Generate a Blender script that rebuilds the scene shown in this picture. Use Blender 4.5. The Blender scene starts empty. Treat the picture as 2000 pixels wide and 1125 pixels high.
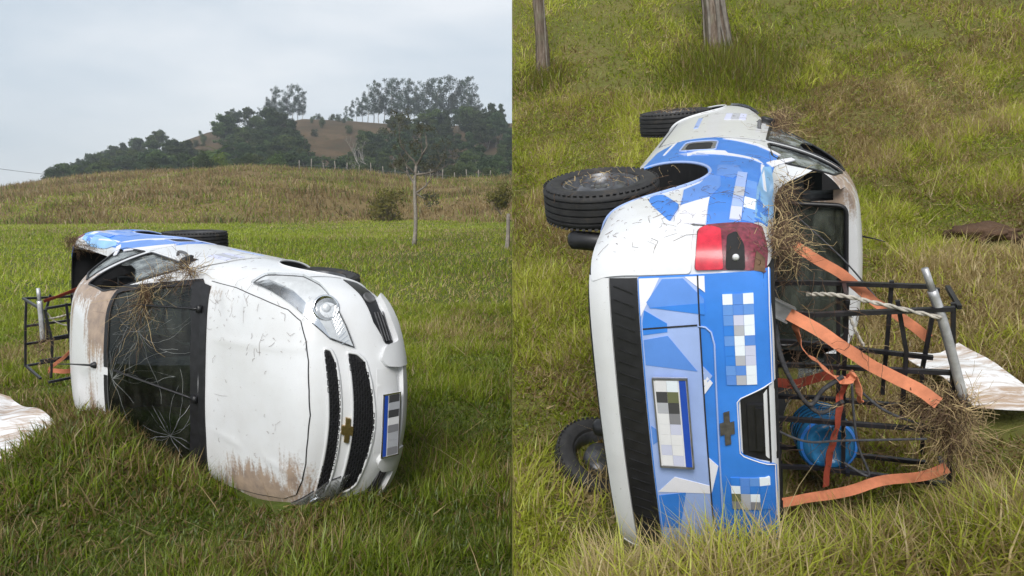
import bpy, bmesh, math, random
import numpy as np
from mathutils import Vector, Matrix
from mathutils.bvhtree import BVHTree
from mathutils.geometry import delaunay_2d_cdt

random.seed(7)
RNG = np.random.default_rng(11)
SC = bpy.context.scene
COL = SC.collection

# ------------------------------------------------------------------ camera
PITCH = math.radians(6.8)
cam_data = bpy.data.cameras.new('camera')
cam_data.sensor_width = 36.0
cam_data.lens = 36.0 * 1400 / 2000
cam_data.clip_start = 0.05
cam_data.clip_end = 3000
camera = bpy.data.objects.new('camera', cam_data)
COL.objects.link(camera)
camera.location = (0, 0, 0)
camera.rotation_euler = (math.pi / 2 - PITCH, 0, 0)
SC.camera = camera

# ------------------------------------------------------------------ overcast daylight
SUN_ELEV, SUN_ROT = math.radians(40), math.radians(192)
world = bpy.data.worlds.new('World')
SC.world = world
world.use_nodes = True
wn, wl = world.node_tree.nodes, world.node_tree.links
wn.clear()
w_out = wn.new('ShaderNodeOutputWorld')
w_bg_sky = wn.new('ShaderNodeBackground')
w_bg_cloud = wn.new('ShaderNodeBackground')
w_mix = wn.new('ShaderNodeMixShader')
w_sky = wn.new('ShaderNodeTexSky')
w_sky.sky_type = 'NISHITA'
w_sky.sun_disc = False
w_sky.sun_elevation = SUN_ELEV
w_sky.sun_rotation = SUN_ROT
w_bg_sky.inputs['Strength'].default_value = 0.10
wl.new(w_sky.outputs[0], w_bg_sky.inputs['Color'])
w_co = wn.new('ShaderNodeTexCoord')
w_map = wn.new('ShaderNodeMapping')
w_map.inputs['Scale'].default_value = (1.0, 1.0, 2.6)
w_noise = wn.new('ShaderNodeTexNoise')
w_noise.inputs['Scale'].default_value = 2.3
w_noise.inputs['Detail'].default_value = 7
w_noise.inputs['Roughness'].default_value = 0.5
w_noise.inputs['Distortion'].default_value = 0.25
w_ramp = wn.new('ShaderNodeValToRGB')
w_ramp.color_ramp.elements[0].position = 0.36
w_ramp.color_ramp.elements[0].color = (0.50, 0.575, 0.65, 1)
w_ramp.color_ramp.elements[1].position = 0.64
w_ramp.color_ramp.elements[1].color = (0.78, 0.805, 0.83, 1)
w_bg_cloud.inputs['Strength'].default_value = 0.535
wl.new(w_co.outputs['Generated'], w_map.inputs['Vector'])
wl.new(w_map.outputs[0], w_noise.inputs['Vector'])
wl.new(w_noise.outputs[0], w_ramp.inputs['Fac'])
wl.new(w_ramp.outputs['Color'], w_bg_cloud.inputs['Color'])
w_mix.inputs['Fac'].default_value = 0.93
wl.new(w_bg_sky.outputs[0], w_mix.inputs[1])
wl.new(w_bg_cloud.outputs[0], w_mix.inputs[2])
wl.new(w_mix.outputs[0], w_out.inputs['Surface'])

sun_data = bpy.data.lights.new('sun', 'SUN')
sun_data.energy = 1.5
sun_data.angle = math.radians(25)
sun_data.color = (1.0, 0.965, 0.92)
sun = bpy.data.objects.new('sun', sun_data)
COL.objects.link(sun)
# the sky's sun direction: rotation is measured from +Y towards +X
sun_dir = Vector((math.sin(SUN_ROT) * math.cos(SUN_ELEV), math.cos(SUN_ROT) * math.cos(SUN_ELEV), math.sin(SUN_ELEV)))
sun.rotation_euler = (-sun_dir).to_track_quat('-Z', 'Y').to_euler()

vs = SC.view_settings
vs.view_transform = 'Standard'
vs.look = 'None'
vs.gamma = 1
vs.use_curve_mapping = False
vs.exposure = 1.15
SC.cycles.use_denoising = True
SC.cycles.max_bounces = 8
SC.cycles.transparent_max_bounces = 8
SC.cycles.use_adaptive_sampling = True
SC.cycles.adaptive_threshold = 0.02

# ------------------------------------------------------------------ material helpers
MATS = {}


def new_mat(name):
    m = bpy.data.materials.new(name)
    m.use_nodes = True
    m.node_tree.nodes.clear()
    MATS[name] = m
    return m, m.node_tree.nodes, m.node_tree.links


def node(ns, kind, **kw):
    n = ns.new(kind)
    for k, v in kw.items():
        if k in n.inputs.keys():
            n.inputs[k].default_value = v
        else:
            setattr(n, k, v)
    return n


def noise(ns, ls, scale, detail=5, rough=0.55, vec=None, dist=0.0):
    n = ns.new('ShaderNodeTexNoise')
    n.inputs['Scale'].default_value = scale
    n.inputs['Detail'].default_value = detail
    n.inputs['Roughness'].default_value = rough
    n.inputs['Distortion'].default_value = dist
    if vec is not None:
        ls.new(vec, n.inputs['Vector'])
    return n.outputs[0]


def ramp(ns, ls, src, stops):
    r = ns.new('ShaderNodeValToRGB')
    e = r.color_ramp.elements
    while len(e) < len(stops):
        e.new(0.5)
    for el, (p, c) in zip(e, stops):
        el.position = p
        el.color = (c, c, c, 1) if isinstance(c, (int, float)) else (*c, 1)
    ls.new(src, r.inputs['Fac'])
    return r.outputs['Color']


def mixc(ns, ls, fac, a, b, mode='MIX'):
    m = ns.new('ShaderNodeMix')
    m.data_type = 'RGBA'
    m.blend_type = mode
    for inp, v in ((m.inputs['Factor'], fac), (m.inputs['A'], a), (m.inputs['B'], b)):
        pass
    ia, ib, f = m.inputs[6], m.inputs[7], m.inputs[0]
    for inp, v in ((f, fac), (ia, a), (ib, b)):
        if hasattr(v, 'node'):
            ls.new(v, inp)
        elif isinstance(v, (int, float)):
            inp.default_value = v
        else:
            inp.default_value = (*v, 1)
    return m.outputs[2]


def math_n(ns, ls, op, a, b=None, c=None, clamp=False):
    m = ns.new('ShaderNodeMath')
    m.operation = op
    m.use_clamp = clamp
    for inp, v in zip(m.inputs, (a, b, c)):
        if v is None:
            continue
        if hasattr(v, 'node'):
            ls.new(v, inp)
        else:
            inp.default_value = v
    return m.outputs[0]


def bump(ns, ls, height, strength=0.3, dist=0.01):
    b = ns.new('ShaderNodeBump')
    b.inputs['Strength'].default_value = strength
    b.inputs['Distance'].default_value = dist
    ls.new(height, b.inputs['Height'])
    return b.outputs[0]


def principled(ns, ls, color, rough=0.5, metallic=0.0, coat=0.0, normal=None, spec=0.5, alpha=None, trans=0.0, ior=1.45):
    p = ns.new('ShaderNodeBsdfPrincipled')
    for nm, v in (('Base Color', color), ('Roughness', rough), ('Metallic', metallic)):
        if hasattr(v, 'node'):
            ls.new(v, p.inputs[nm])
        elif isinstance(v, (int, float)):
            p.inputs[nm].default_value = v
        else:
            p.inputs[nm].default_value = (*v, 1)
    p.inputs['Coat Weight'].default_value = coat
    p.inputs['Coat Roughness'].default_value = 0.06
    p.inputs['Specular IOR Level'].default_value = spec
    p.inputs['Transmission Weight'].default_value = trans
    p.inputs['IOR'].default_value = ior
    if normal is not None:
        ls.new(normal, p.inputs['Normal'])
    o = ns.new('ShaderNodeOutputMaterial')
    ls.new(p.outputs[0], o.inputs['Surface'])
    return p


def simple_mat(name, color, rough=0.5, metallic=0.0, vary=0.12, scale=8.0, coat=0.0, bumps=0.0, spec=0.5):
    m, ns, ls = new_mat(name)
    co = node(ns, 'ShaderNodeTexCoord').outputs['Object']
    n = noise(ns, ls, scale, 6, 0.6, co)
    lo = tuple(c * (1 - vary) for c in color)
    hi = tuple(min(1, c * (1 + vary)) for c in color)
    c = ramp(ns, ls, n, [(0.3, lo), (0.7, hi)])
    nm = bump(ns, ls, noise(ns, ls, scale * 6, 4, 0.6, co), bumps, 0.004) if bumps else None
    principled(ns, ls, c, rough, metallic, coat, nm, spec)
    return m


def dirty_paint(name, color, mud_zones, speck=0.5, rough=0.32, coat=0.35):
    """car paint in truck coordinates with thrown and streaked mud where mud_zones say so
    zones: (centre xyz, radius xyz, strength)"""
    m, ns, ls = new_mat(name)
    tc = node(ns, 'ShaderNodeTexCoord').outputs['Object']
    sep = ns.new('ShaderNodeSeparateXYZ')
    ls.new(tc, sep.inputs[0])
    total = None
    for (c, r, s) in mud_zones:
        mp = ns.new('ShaderNodeMapping')
        mp.vector_type = 'POINT'
        mp.inputs['Scale'].default_value = tuple(1 / v for v in r)
        mp.inputs['Location'].default_value = tuple(-a / b for a, b in zip(c, r))
        ls.new(tc, mp.inputs['Vector'])
        ln = ns.new('ShaderNodeVectorMath')
        ln.operation = 'LENGTH'
        ls.new(mp.outputs[0], ln.inputs[0])
        f = math_n(ns, ls, 'SUBTRACT', 1.0, ln.outputs['Value'])
        f = math_n(ns, ls, 'MULTIPLY', math_n(ns, ls, 'MAXIMUM', f, 0.0), s)
        total = f if total is None else math_n(ns, ls, 'MAXIMUM', total, f)
    # streaks run across the truck (it lies on its side, so the water ran along y)
    mp = ns.new('ShaderNodeMapping')
    mp.inputs['Scale'].default_value = (26, 3.0, 26)
    ls.new(tc, mp.inputs['Vector'])
    streak = noise(ns, ls, 1.0, 7, 0.62, mp.outputs[0], 0.6)
    fine = noise(ns, ls, 60.0, 6, 0.7, tc)
    if total is not None:
        raw = math_n(ns, ls, 'ADD', math_n(ns, ls, 'MULTIPLY', total, 0.95), math_n(ns, ls, 'SUBTRACT', streak, 0.62))
        raw = math_n(ns, ls, 'ADD', raw, math_n(ns, ls, 'MULTIPLY', math_n(ns, ls, 'SUBTRACT', fine, 0.5), 0.55))
        mud = ramp(ns, ls, raw, [(0.18, 0.0), (0.42, 0.85)])
    else:
        mud = None
    film = ramp(ns, ls, noise(ns, ls, 5.0, 6, 0.6, tc), [(0.4, 0.0), (0.75, 0.16)])
    spots = ramp(ns, ls, noise(ns, ls, 85.0, 3, 0.5, tc), [(0.70, 0.0), (0.76, speck)])
    mud_col = ramp(ns, ls, noise(ns, ls, 14.0, 5, 0.6, tc), [(0.3, (0.16, 0.092, 0.05)), (0.7, (0.34, 0.225, 0.135))])
    c = mixc(ns, ls, film, color, (0.42, 0.38, 0.33))
    c = mixc(ns, ls, spots, c, (0.13, 0.09, 0.055))
    rg = rough
    if mud is not None:
        c = mixc(ns, ls, mud, c, mud_col)
        rg = ramp(ns, ls, mud, [(0.0, rough), (0.8, 0.85)])
    nrm = bump(ns, ls, noise(ns, ls, 2.6, 3, 0.5, tc), 0.28, 0.03)
    p = principled(ns, ls, c, rg, 0.0, coat, nrm)
    return m


MUD = [((-1.12, 0.35, 1.44), (0.34, 0.55, 0.3), 1.1), ((-1.20, -0.35, 1.44), (0.16, 0.6, 0.3), 0.75),
       ((-1.62, 0.3, 1.46), (0.10, 0.6, 0.3), 0.65), ((-1.45, 0.52, 1.43), (0.55, 0.26, 0.3), 0.85),
       ((0.20, -0.60, 0.90), (0.70, 0.30, 0.5), 0.95), ((0.50, -0.45, 0.80), (0.25, 0.35, 0.4), 0.7), ((-0.30, 0.62, 1.02), (0.5, 0.14, 0.3), 0.40),
       ((-1.75, 0.5, 1.35), (0.30, 0.35, 0.3), 0.85), ((-1.0, -0.66, 1.2), (1.0, 0.20, 0.4), 0.85)]
dirty_paint('white_paint', (0.66, 0.67, 0.685), MUD)
dirty_paint('hood_paint', (0.66, 0.67, 0.685), MUD)
simple_mat('black_plastic', (0.014, 0.014, 0.016), 0.42, vary=0.4, scale=20, bumps=0.1)
simple_mat('matte_black', (0.010, 0.010, 0.011), 0.75, vary=0.4, scale=12)
simple_mat('interior', (0.022, 0.022, 0.024), 0.8, vary=0.5, scale=6)
simple_mat('grey_plastic', (0.10, 0.10, 0.105), 0.55, vary=0.25, scale=20)
simple_mat('seat_cloth', (0.055, 0.058, 0.062), 0.95, vary=0.4, scale=30)
simple_mat('seam_dark', (0.02, 0.02, 0.022), 0.7, vary=0.2)
simple_mat('wrap_blue', (0.040, 0.205, 0.66), 0.34, vary=0.12, scale=5, coat=0.25)
simple_mat('wrap_mid_blue', (0.10, 0.25, 0.66), 0.36, vary=0.1, scale=5, coat=0.25)
simple_mat('wrap_pale_blue', (0.32, 0.43, 0.74), 0.38, vary=0.1, scale=5, coat=0.25)
simple_mat('wrap_white', (0.74, 0.74, 0.80), 0.38, vary=0.06, scale=5, coat=0.2)
simple_mat('wrap_sky_blue', (0.22, 0.46, 0.78), 0.3, vary=0.2, scale=4, coat=0.3)
simple_mat('chrome', (0.75, 0.76, 0.78), 0.14, metallic=1.0, vary=0.05)
simple_mat('reflector', (0.78, 0.79, 0.80), 0.25, metallic=0.25, vary=0.12, scale=14)
simple_mat('badge_gold', (0.42, 0.30, 0.13), 0.30, metallic=0.9, vary=0.25, scale=40)
simple_mat('badge_dark', (0.07, 0.065, 0.055), 0.6, vary=0.4, scale=40)
simple_mat('tail_red', (0.52, 0.018, 0.040), 0.30, vary=0.25, scale=30, coat=0.12)
simple_mat('tail_maroon', (0.16, 0.025, 0.04), 0.45, vary=0.6, scale=40, coat=0.1)
simple_mat('plate_white', (0.72, 0.72, 0.74), 0.4, vary=0.05)
simple_mat('plate_blue', (0.02, 0.075, 0.42), 0.35, vary=0.1)
simple_mat('steel_wheel', (0.075, 0.077, 0.084), 0.34, metallic=0.35, vary=0.5, scale=16)
simple_mat('bare_steel', (0.30, 0.30, 0.31), 0.45, metallic=0.8, vary=0.3, scale=20)
simple_mat('pipe_zinc', (0.46, 0.46, 0.47), 0.42, metallic=0.5, vary=0.35, scale=14, bumps=0.2)
simple_mat('frame_black', (0.018, 0.017, 0.020), 0.40, vary=0.5, scale=16, bumps=0.15)
simple_mat('strap_orange', (0.62, 0.22, 0.115), 0.8, vary=0.30, scale=9, bumps=0.3)
simple_mat('strap_red', (0.30, 0.055, 0.030), 0.75, vary=0.3, scale=16, bumps=0.3)
simple_mat('rope_dark', (0.055, 0.055, 0.060), 0.9, vary=0.5, scale=50, bumps=0.4)
simple_mat('rope_pale', (0.40, 0.37, 0.32), 0.9, vary=0.4, scale=50, bumps=0.4)
simple_mat('root_brown', (0.115, 0.070, 0.042), 0.95, vary=0.55, scale=18)
simple_mat('straw', (0.40, 0.30, 0.15), 0.9, vary=0.35, scale=9)
for g, v in (('mosaic_dark', (0.06, 0.06, 0.065)), ('mosaic_mid', (0.22, 0.22, 0.24)), ('mosaic_grey', (0.42, 0.43, 0.47)),
             ('mosaic_lilac', (0.55, 0.57, 0.72)), ('mosaic_pale', (0.74, 0.80, 0.86)), ('mosaic_blue', (0.12, 0.28, 0.66)), ('mosaic_olive', (0.14, 0.15, 0.08))):
    simple_mat(g, v, 0.45, vary=0.04)


def tyre_material():
    m, ns, ls = new_mat('tyre_rubber')
    tc = node(ns, 'ShaderNodeTexCoord').outputs['Object']
    n = noise(ns, ls, 14, 6, 0.65, tc)
    mud = ramp(ns, ls, noise(ns, ls, 6, 7, 0.7, tc), [(0.56, 0.0), (0.72, 0.55)])
    c = mixc(ns, ls, mud, ramp(ns, ls, n, [(0.3, (0.012, 0.012, 0.013)), (0.7, (0.032, 0.031, 0.031))]), (0.14, 0.105, 0.07))
    principled(ns, ls, c, 0.72, normal=bump(ns, ls, noise(ns, ls, 70, 4, 0.6, tc), 0.2, 0.004))


tyre_material()


def glass_material(name, tint, haze, rough=0.03, grime=(0.30, 0.30, 0.28)):
    """a pane: mostly see-through, Fresnel mirror, and patchy grime that turns it milky"""
    m, ns, ls = new_mat(name)
    tc = node(ns, 'ShaderNodeTexCoord').outputs['Object']
    tr = ns.new('ShaderNodeBsdfTransparent')
    tr.inputs[0].default_value = (*tint, 1)
    gl = ns.new('ShaderNodeBsdfGlossy')
    gl.inputs['Roughness'].default_value = rough
    gl.inputs[0].default_value = (.8, .82, .82, 1)
    fr = ns.new('ShaderNodeFresnel')
    fr.inputs['IOR'].default_value = 1.5
    mx = ns.new('ShaderNodeMixShader')
    ls.new(fr.outputs[0], mx.inputs[0])
    ls.new(tr.outputs[0], mx.inputs[1])
    ls.new(gl.outputs[0], mx.inputs[2])
    df = ns.new('ShaderNodeBsdfDiffuse')
    df.inputs[0].default_value = (*grime, 1)
    mp = ns.new('ShaderNodeMapping')
    mp.inputs['Scale'].default_value = (9, 3, 9)
    ls.new(tc, mp.inputs['Vector'])
    f = ramp(ns, ls, noise(ns, ls, 1.0, 7, 0.65, mp.outputs[0], 0.8), [(0.42, haze * 0.12), (0.75, haze)])
    m2 = ns.new('ShaderNodeMixShader')
    ls.new(f, m2.inputs[0])
    ls.new(mx.outputs[0], m2.inputs[1])
    ls.new(df.outputs[0], m2.inputs[2])
    o = ns.new('ShaderNodeOutputMaterial')
    ls.new(m2.outputs[0], o.inputs['Surface'])
    return m


glass_material('windshield_glass', (0.50, 0.64, 0.58), 0.13, grime=(0.22, 0.22, 0.19))
glass_material('side_glass', (0.60, 0.66, 0.66), 0.95, grime=(0.34, 0.37, 0.37))
glass_material('rear_glass', (0.5, 0.56, 0.52), 0.5, grime=(0.20, 0.22, 0.18))
glass_material('lens_glass', (0.93, 0.94, 0.95), 0.22, 0.04, grime=(0.6, 0.6, 0.6))
glass_material('crack_white', (0.6, 0.6, 0.6), 1.0, 0.3, grime=(0.42, 0.44, 0.43))

# ------------------------------------------------------------------ object helpers


def link(name, me, mat=None, parent=None, smooth=True, angle=None):
    o = bpy.data.objects.new(name, me)
    COL.objects.link(o)
    if mat:
        me.materials.append(MATS[mat])
    if smooth:
        me.polygons.foreach_set('use_smooth', [True] * len(me.polygons))
    if parent is not None:
        o.parent = parent
    return o


def mesh_obj(name, verts, faces, mat, parent=None, smooth=True):
    me = bpy.data.meshes.new(name)
    me.from_pydata([tuple(v) for v in verts], [], faces)
    me.update()
    return link(name, me, mat, parent, smooth)


def empty(name, matrix=None):
    o = bpy.data.objects.new(name, None)
    COL.objects.link(o)
    if matrix is not None:
        o.matrix_world = matrix
    return o


def tag(o, label, cat, group=None, kind=None):
    o['label'] = label
    if cat:
        o['category'] = cat
    if group:
        o['group'] = group
    if kind:
        o['kind'] = kind
    return o


class MB:
    """collects simple shapes into one mesh"""

    def __init__(self):
        self.v, self.f = [], []

    def add(self, vs, fs):
        b = len(self.v)
        self.v += [tuple(p) for p in vs]
        self.f += [tuple(i + b for i in f) for f in fs]

    def box(self, c, s, M=None):
        vs = [Vector((c[0] + sx * s[0] / 2, c[1] + sy * s[1] / 2, c[2] + sz * s[2] / 2)) for sx in (-1, 1) for sy in (-1, 1) for sz in (-1, 1)]
        if M is not None:
            vs = [M @ p for p in vs]
        self.add(vs, [(0, 1, 3, 2), (4, 6, 7, 5), (0, 4, 5, 1), (2, 3, 7, 6), (0, 2, 6, 4), (1, 5, 7, 3)])

    def bar(self, a, b, w, h=None, ref=(0, 0, 1)):
        a, b = Vector(a), Vector(b)
        h = h or w
        d = (b - a).normalized()
        r = Vector(ref)
        if abs(d.dot(r)) > 0.95:
            r = Vector((1, 0, 0))
        s = d.cross(r).normalized()
        u = s.cross(d)
        vs = [p + s * w / 2 * i + u * h / 2 * j for p in (a, b) for i, j in ((-1, -1), (1, -1), (1, 1), (-1, 1))]
        self.add(vs, [(3, 2, 1, 0), (4, 5, 6, 7)] + [(k, (k + 1) % 4, 4 + (k + 1) % 4, 4 + k) for k in range(4)])

    def tube(self, pts, rad, n=6, cap=True):
        pts = [Vector(p) for p in pts]
        if isinstance(rad, (int, float)):
            rad = [rad] * len(pts)
        base = len(self.v)
        prev = None
        for i, p in enumerate(pts):
            d = (pts[min(i + 1, len(pts) - 1)] - pts[max(i - 1, 0)])
            if d.length < 1e-9:
                d = Vector((0, 0, 1))
            d.normalize()
            if prev is None:
                r = Vector((0, 0, 1)) if abs(d.z) < 0.9 else Vector((1, 0, 0))
                s = d.cross(r).normalized()
            else:
                s = (prev - d * prev.dot(d))
                s = s.normalized() if s.length > 1e-6 else d.orthogonal().normalized()
            prev = s
            u = d.cross(s)
            for k in range(n):
                t = 2 * math.pi * k / n
                self.v.append(tuple(p + (s * math.cos(t) + u * math.sin(t)) * rad[i]))
        for i in range(len(pts) - 1):
            for k in range(n):
                a = base + i * n + k
                b = base + i * n + (k + 1) % n
                self.f.append((a, b, b + n, a + n))
        if cap:
            self.f.append(tuple(base + k for k in reversed(range(n))))
            self.f.append(tuple(base + (len(pts) - 1) * n + k for k in range(n)))

    def ribbon(self, pts, w, side, thick=0.003):
        """flat webbing along pts, its width along the vectors in side"""
        pts = [Vector(p) for p in pts]
        base = len(self.v)
        for i, p in enumerate(pts):
            s = Vector(side[i] if isinstance(side, list) else side).normalized()
            d = (pts[min(i + 1, len(pts) - 1)] - pts[max(i - 1, 0)]).normalized()
            s = (s - d * s.dot(d)).normalized()
            n = d.cross(s) * thick / 2
            for q in (p - s * w / 2 - n, p + s * w / 2 - n, p + s * w / 2 + n, p - s * w / 2 + n):
                self.v.append(tuple(q))
        for i in range(len(pts) - 1):
            for k in range(4):
                a, b = base + i * 4 + k, base + i * 4 + (k + 1) % 4
                self.f.append((a, b, b + 4, a + 4))
        self.f.append((base + 3, base + 2, base + 1, base))
        e = base + (len(pts) - 1) * 4
        self.f.append((e, e + 1, e + 2, e + 3))

    def lathe(self, prof, n=32, axis='y', M=None, closed=False):
        """prof: (radius, height) ; turned about the axis"""
        base = len(self.v)
        for (r, h) in prof:
            for k in range(n):
                t = 2 * math.pi * k / n
                c, s = r * math.cos(t), r * math.sin(t)
                p = Vector((c, h, s)) if axis == 'y' else (Vector((h, c, s)) if axis == 'x' else Vector((c, s, h)))
                self.v.append(tuple(M @ p if M is not None else p))
        m = len(prof)
        for i in range(m if closed else m - 1):
            i2 = (i + 1) % m
            for k in range(n):
                k2 = (k + 1) % n
                self.f.append((base + i * n + k, base + i2 * n + k, base + i2 * n + k2, base + i * n + k2))

    def build(self, name, mat, parent=None, smooth=False):
        o = mesh_obj(name, self.v, self.f, mat, parent, smooth)
        return o


def smooth_path(ctrl, n=8):
    """Catmull-Rom through the control points"""
    P = [Vector(c) for c in ctrl]
    P = [P[0] * 2 - P[1]] + P + [P[-1] * 2 - P[-2]]
    out = []
    for i in range(1, len(P) - 2):
        for k in range(n):
            t = k / n
            a, b, c, d = P[i - 1], P[i], P[i + 1], P[i + 2]
            out.append(0.5 * ((2 * b) + (c - a) * t + (2 * a - 5 * b + 4 * c - d) * t * t + (3 * b - a - 3 * c + d) * t ** 3))
    out.append(P[-2])
    return out

# ------------------------------------------------------------------ where the two trucks lie
ML = Matrix(((0.7092, 0.0612, -0.7024, -1.1008), (-0.7033, -0.0085, -0.7109, 5.2551), (-0.0495, 0.9981, 0.0370, -1.2750), (0, 0, 0, 1)))
MR = Matrix(((0.3236, -0.1508, 0.9341, 1.2641), (0.9130, -0.2094, -0.3501, 6.4379), (0.2484, 0.9661, 0.0699, -0.0619), (0, 0, 0, 1)))

# ------------------------------------------------------------------ the pickup's skin: a cage of rings, smoothed
# truck coordinates: x forward (front axle 0), y left, z up
# per ring: x, bottom z, bottom half width, (sill), (middle), (shoulder), (top edge), top z, x offsets
RINGS = [
    # x,    zb,   wb,   sill(w,z),    mid(w,z),     shoulder(w,z), rail(w,z),   zt
    (0.62, 0.19, 0.58, (0.64, 0.33), (0.68, 0.48), (0.665, 0.64), (0.60, 0.745), 0.845),
    (0.50, 0.19, 0.66, (0.73, 0.34), (0.765, 0.52), (0.745, 0.72), (0.64, 0.835), 0.895),
    (0.20, 0.20, 0.70, (0.80, 0.34), (0.835, 0.56), (0.805, 0.81), (0.69, 0.915), 0.955),
    (-0.10, 0.20, 0.72, (0.81, 0.34), (0.845, 0.58), (0.815, 0.86), (0.70, 0.965), 0.995),
    (-0.42, 0.20, 0.72, (0.81, 0.32), (0.845, 0.58), (0.815, 0.90), (0.71, 1.010), 1.030),
    (-0.56, 0.20, 0.72, (0.81, 0.32), (0.845, 0.58), (0.815, 0.92), (0.685, 1.095), 1.125),
    (-0.98, 0.20, 0.72, (0.81, 0.32), (0.845, 0.58), (0.815, 0.94), (0.605, 1.385), 1.430),
    (-1.12, 0.20, 0.72, (0.81, 0.32), (0.845, 0.58), (0.815, 0.945), (0.585, 1.460), 1.505),
    (-1.42, 0.20, 0.72, (0.81, 0.32), (0.845, 0.58), (0.815, 0.955), (0.575, 1.500), 1.545),
    (-1.74, 0.20, 0.72, (0.81, 0.32), (0.845, 0.58), (0.815, 0.965), (0.575, 1.490), 1.535),
    (-1.90, 0.20, 0.72, (0.81, 0.32), (0.845, 0.58), (0.815, 0.970), (0.60, 1.395), 1.440),
    (-2.14, 0.20, 0.72, (0.81, 0.32), (0.845, 0.58), (0.815, 0.960), (0.70, 1.120), 1.130),
    (-2.34, 0.21, 0.72, (0.81, 0.33), (0.845, 0.58), (0.825, 0.930), (0.755, 1.055), 1.06),
    (-2.67, 0.22, 0.72, (0.81, 0.34), (0.850, 0.58), (0.830, 0.920), (0.765, 1.045), 1.05),
    (-3.05, 0.24, 0.72, (0.81, 0.36), (0.845, 0.58), (0.825, 0.920), (0.765, 1.045), 1.05),
    (-3.40, 0.27, 0.70, (0.78, 0.38), (0.815, 0.58), (0.800, 0.920), (0.745, 1.045), 1.05),
    (-3.58, 0.30, 0.66, (0.735, 0.40), (0.765, 0.58), (0.755, 0.920), (0.715, 1.040), 1.045),
]


def half_ring(r):
    x, zb, wb, s, m, sh, ra, zt = r
    return [(x, 0, zb), (x, wb * .5, zb), (x, wb, zb + .01), (x, *s), (x, *m), (x, *sh), (x, *ra), (x, ra[0] * .52, ra[1] + (zt - ra[1]) * .72), (x, 0, zt)]


# bow of the nose: how far each ring point of the front rings is pushed forward, by (y/half width)
def cage():
    rings = []
    for i, r in enumerate(RINGS):
        h = [list(p) for p in half_ring(r)]
        if i == 0:       # the ring that frames the nose bends round in plan and leans back with height
            dx = [0.17, 0.13, 0.03, 0.06, 0.035, -0.03, -0.055, 0.02, 0.055]
            for p, d in zip(h, dx):
                p[0] += d
        if i == 1:
            dx = [0, 0, 0, 0.0, -0.01, -0.03, -0.02, 0.03, 0.04]
            for p, d in zip(h, dx):
                p[0] += d
        if i in (4, 5, 6, 7):    # windscreen bowed in plan
            for k, d in ((7, .05), (8, .075)):
                h[k][0] += d
        if i == len(RINGS) - 1:
            dx = [-0.07, -0.06, -0.03, -0.04, -0.03, -0.02, -0.02, -.06, -.07]
            for p, d in zip(h, dx):
                p[0] += d
        full = h + [[p[0], -p[1], p[2]] for p in h[-2:0:-1]]
        rings.append(full)
    return rings


def build_cage_mesh():
    rings = cage()
    n = len(rings[0])
    V, F = [], []
    for r in rings:
        V += [tuple(p) for p in r]
    for i in range(len(rings) - 1):
        for k in range(n):
            a, b = i * n + k, i * n + (k + 1) % n
            F.append((a, b, b + n, a + n))

    def cap(base, bow, flip):
        # rows bottom (2) .. top edge (6); columns left to right
        rows = []
        idx = lambda j: base + j
        mir = lambda j: base + (n - j) % n
        rows.append([idx(2), idx(1), idx(0), mir(1), mir(2)])
        for j in (3, 4, 5):
            L = V[idx(j)]
            row = [idx(j)]
            for t in (0.5, 0, -0.5):
                b = bow[j - 3]
                V.append((L[0] + b * (1 - abs(t) ** 1.8 * 1.0), L[1] * t, L[2]))
                row.append(len(V) - 1)
            row.append(mir(j))
            rows.append(row)
        rows.append([idx(6), idx(7), idx(8), mir(7), mir(6)])
        for a, b in zip(rows[:-1], rows[1:]):
            for k in range(4):
                q = (a[k], b[k], b[k + 1], a[k + 1])
                F.append(q if flip else q[::-1])
    cap(0, (0.19, 0.20, 0.17), False)
    cap((len(rings) - 1) * n, (-0.09, -0.075, -0.07), True)
    return V, F


def eval_mesh(o):
    dg = bpy.context.evaluated_depsgraph_get()
    me = bpy.data.meshes.new_from_object(o.evaluated_get(dg))
    return me


_cv, _cf = build_cage_mesh()
_tmp = mesh_obj('skin_cage', _cv, _cf, None)
_bm = bmesh.new()
_bm.from_mesh(_tmp.data)
bmesh.ops.recalc_face_normals(_bm, faces=_bm.faces)
_bm.to_mesh(_tmp.data)
_bm.free()
_s = _tmp.modifiers.new('s', 'SUBSURF')
_s.levels = _s.render_levels = 4
SKIN = eval_mesh(_tmp)
bpy.data.objects.remove(_tmp)
_bm = bmesh.new()
_bm.from_mesh(SKIN)
_bm.normal_update()
BVH = BVHTree.FromBMesh(_bm)
_bm.free()
_vn = np.zeros(len(SKIN.vertices) * 3)

DIRS = {
    'side': (lambda a, b: Vector((a, 2.0, b)), Vector((0, -1, 0))),
    'off': (lambda a, b: Vector((a, -2.0, b)), Vector((0, 1, 0))),
    'top': (lambda a, b: Vector((a, b, 3.0)), Vector((0, 0, -1))),
    'front': (lambda a, b: Vector((3.0, a, b)), Vector((-1, 0, 0))),
    'rear': (lambda a, b: Vector((-6.0, a, b)), Vector((1, 0, 0))),
}
_wd = Vector((-0.5, 0, -0.86)).normalized()


def on_skin(face, a, b, off=0.0):
    f, d = DIRS[face]
    hit = BVH.ray_cast(f(a, b), d)
    if hit[0] is None:
        return None, None
    return hit[0] + hit[1] * off, hit[1]


def resample(poly, h):
    out = []
    for i, p in enumerate(poly):
        q = poly[(i + 1) % len(poly)]
        L = math.hypot(q[0] - p[0], q[1] - p[1])
        n = max(1, int(math.ceil(L / h)))
        for k in range(n):
            t = k / n
            out.append((p[0] + (q[0] - p[0]) * t, p[1] + (q[1] - p[1]) * t))
    return out


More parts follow.
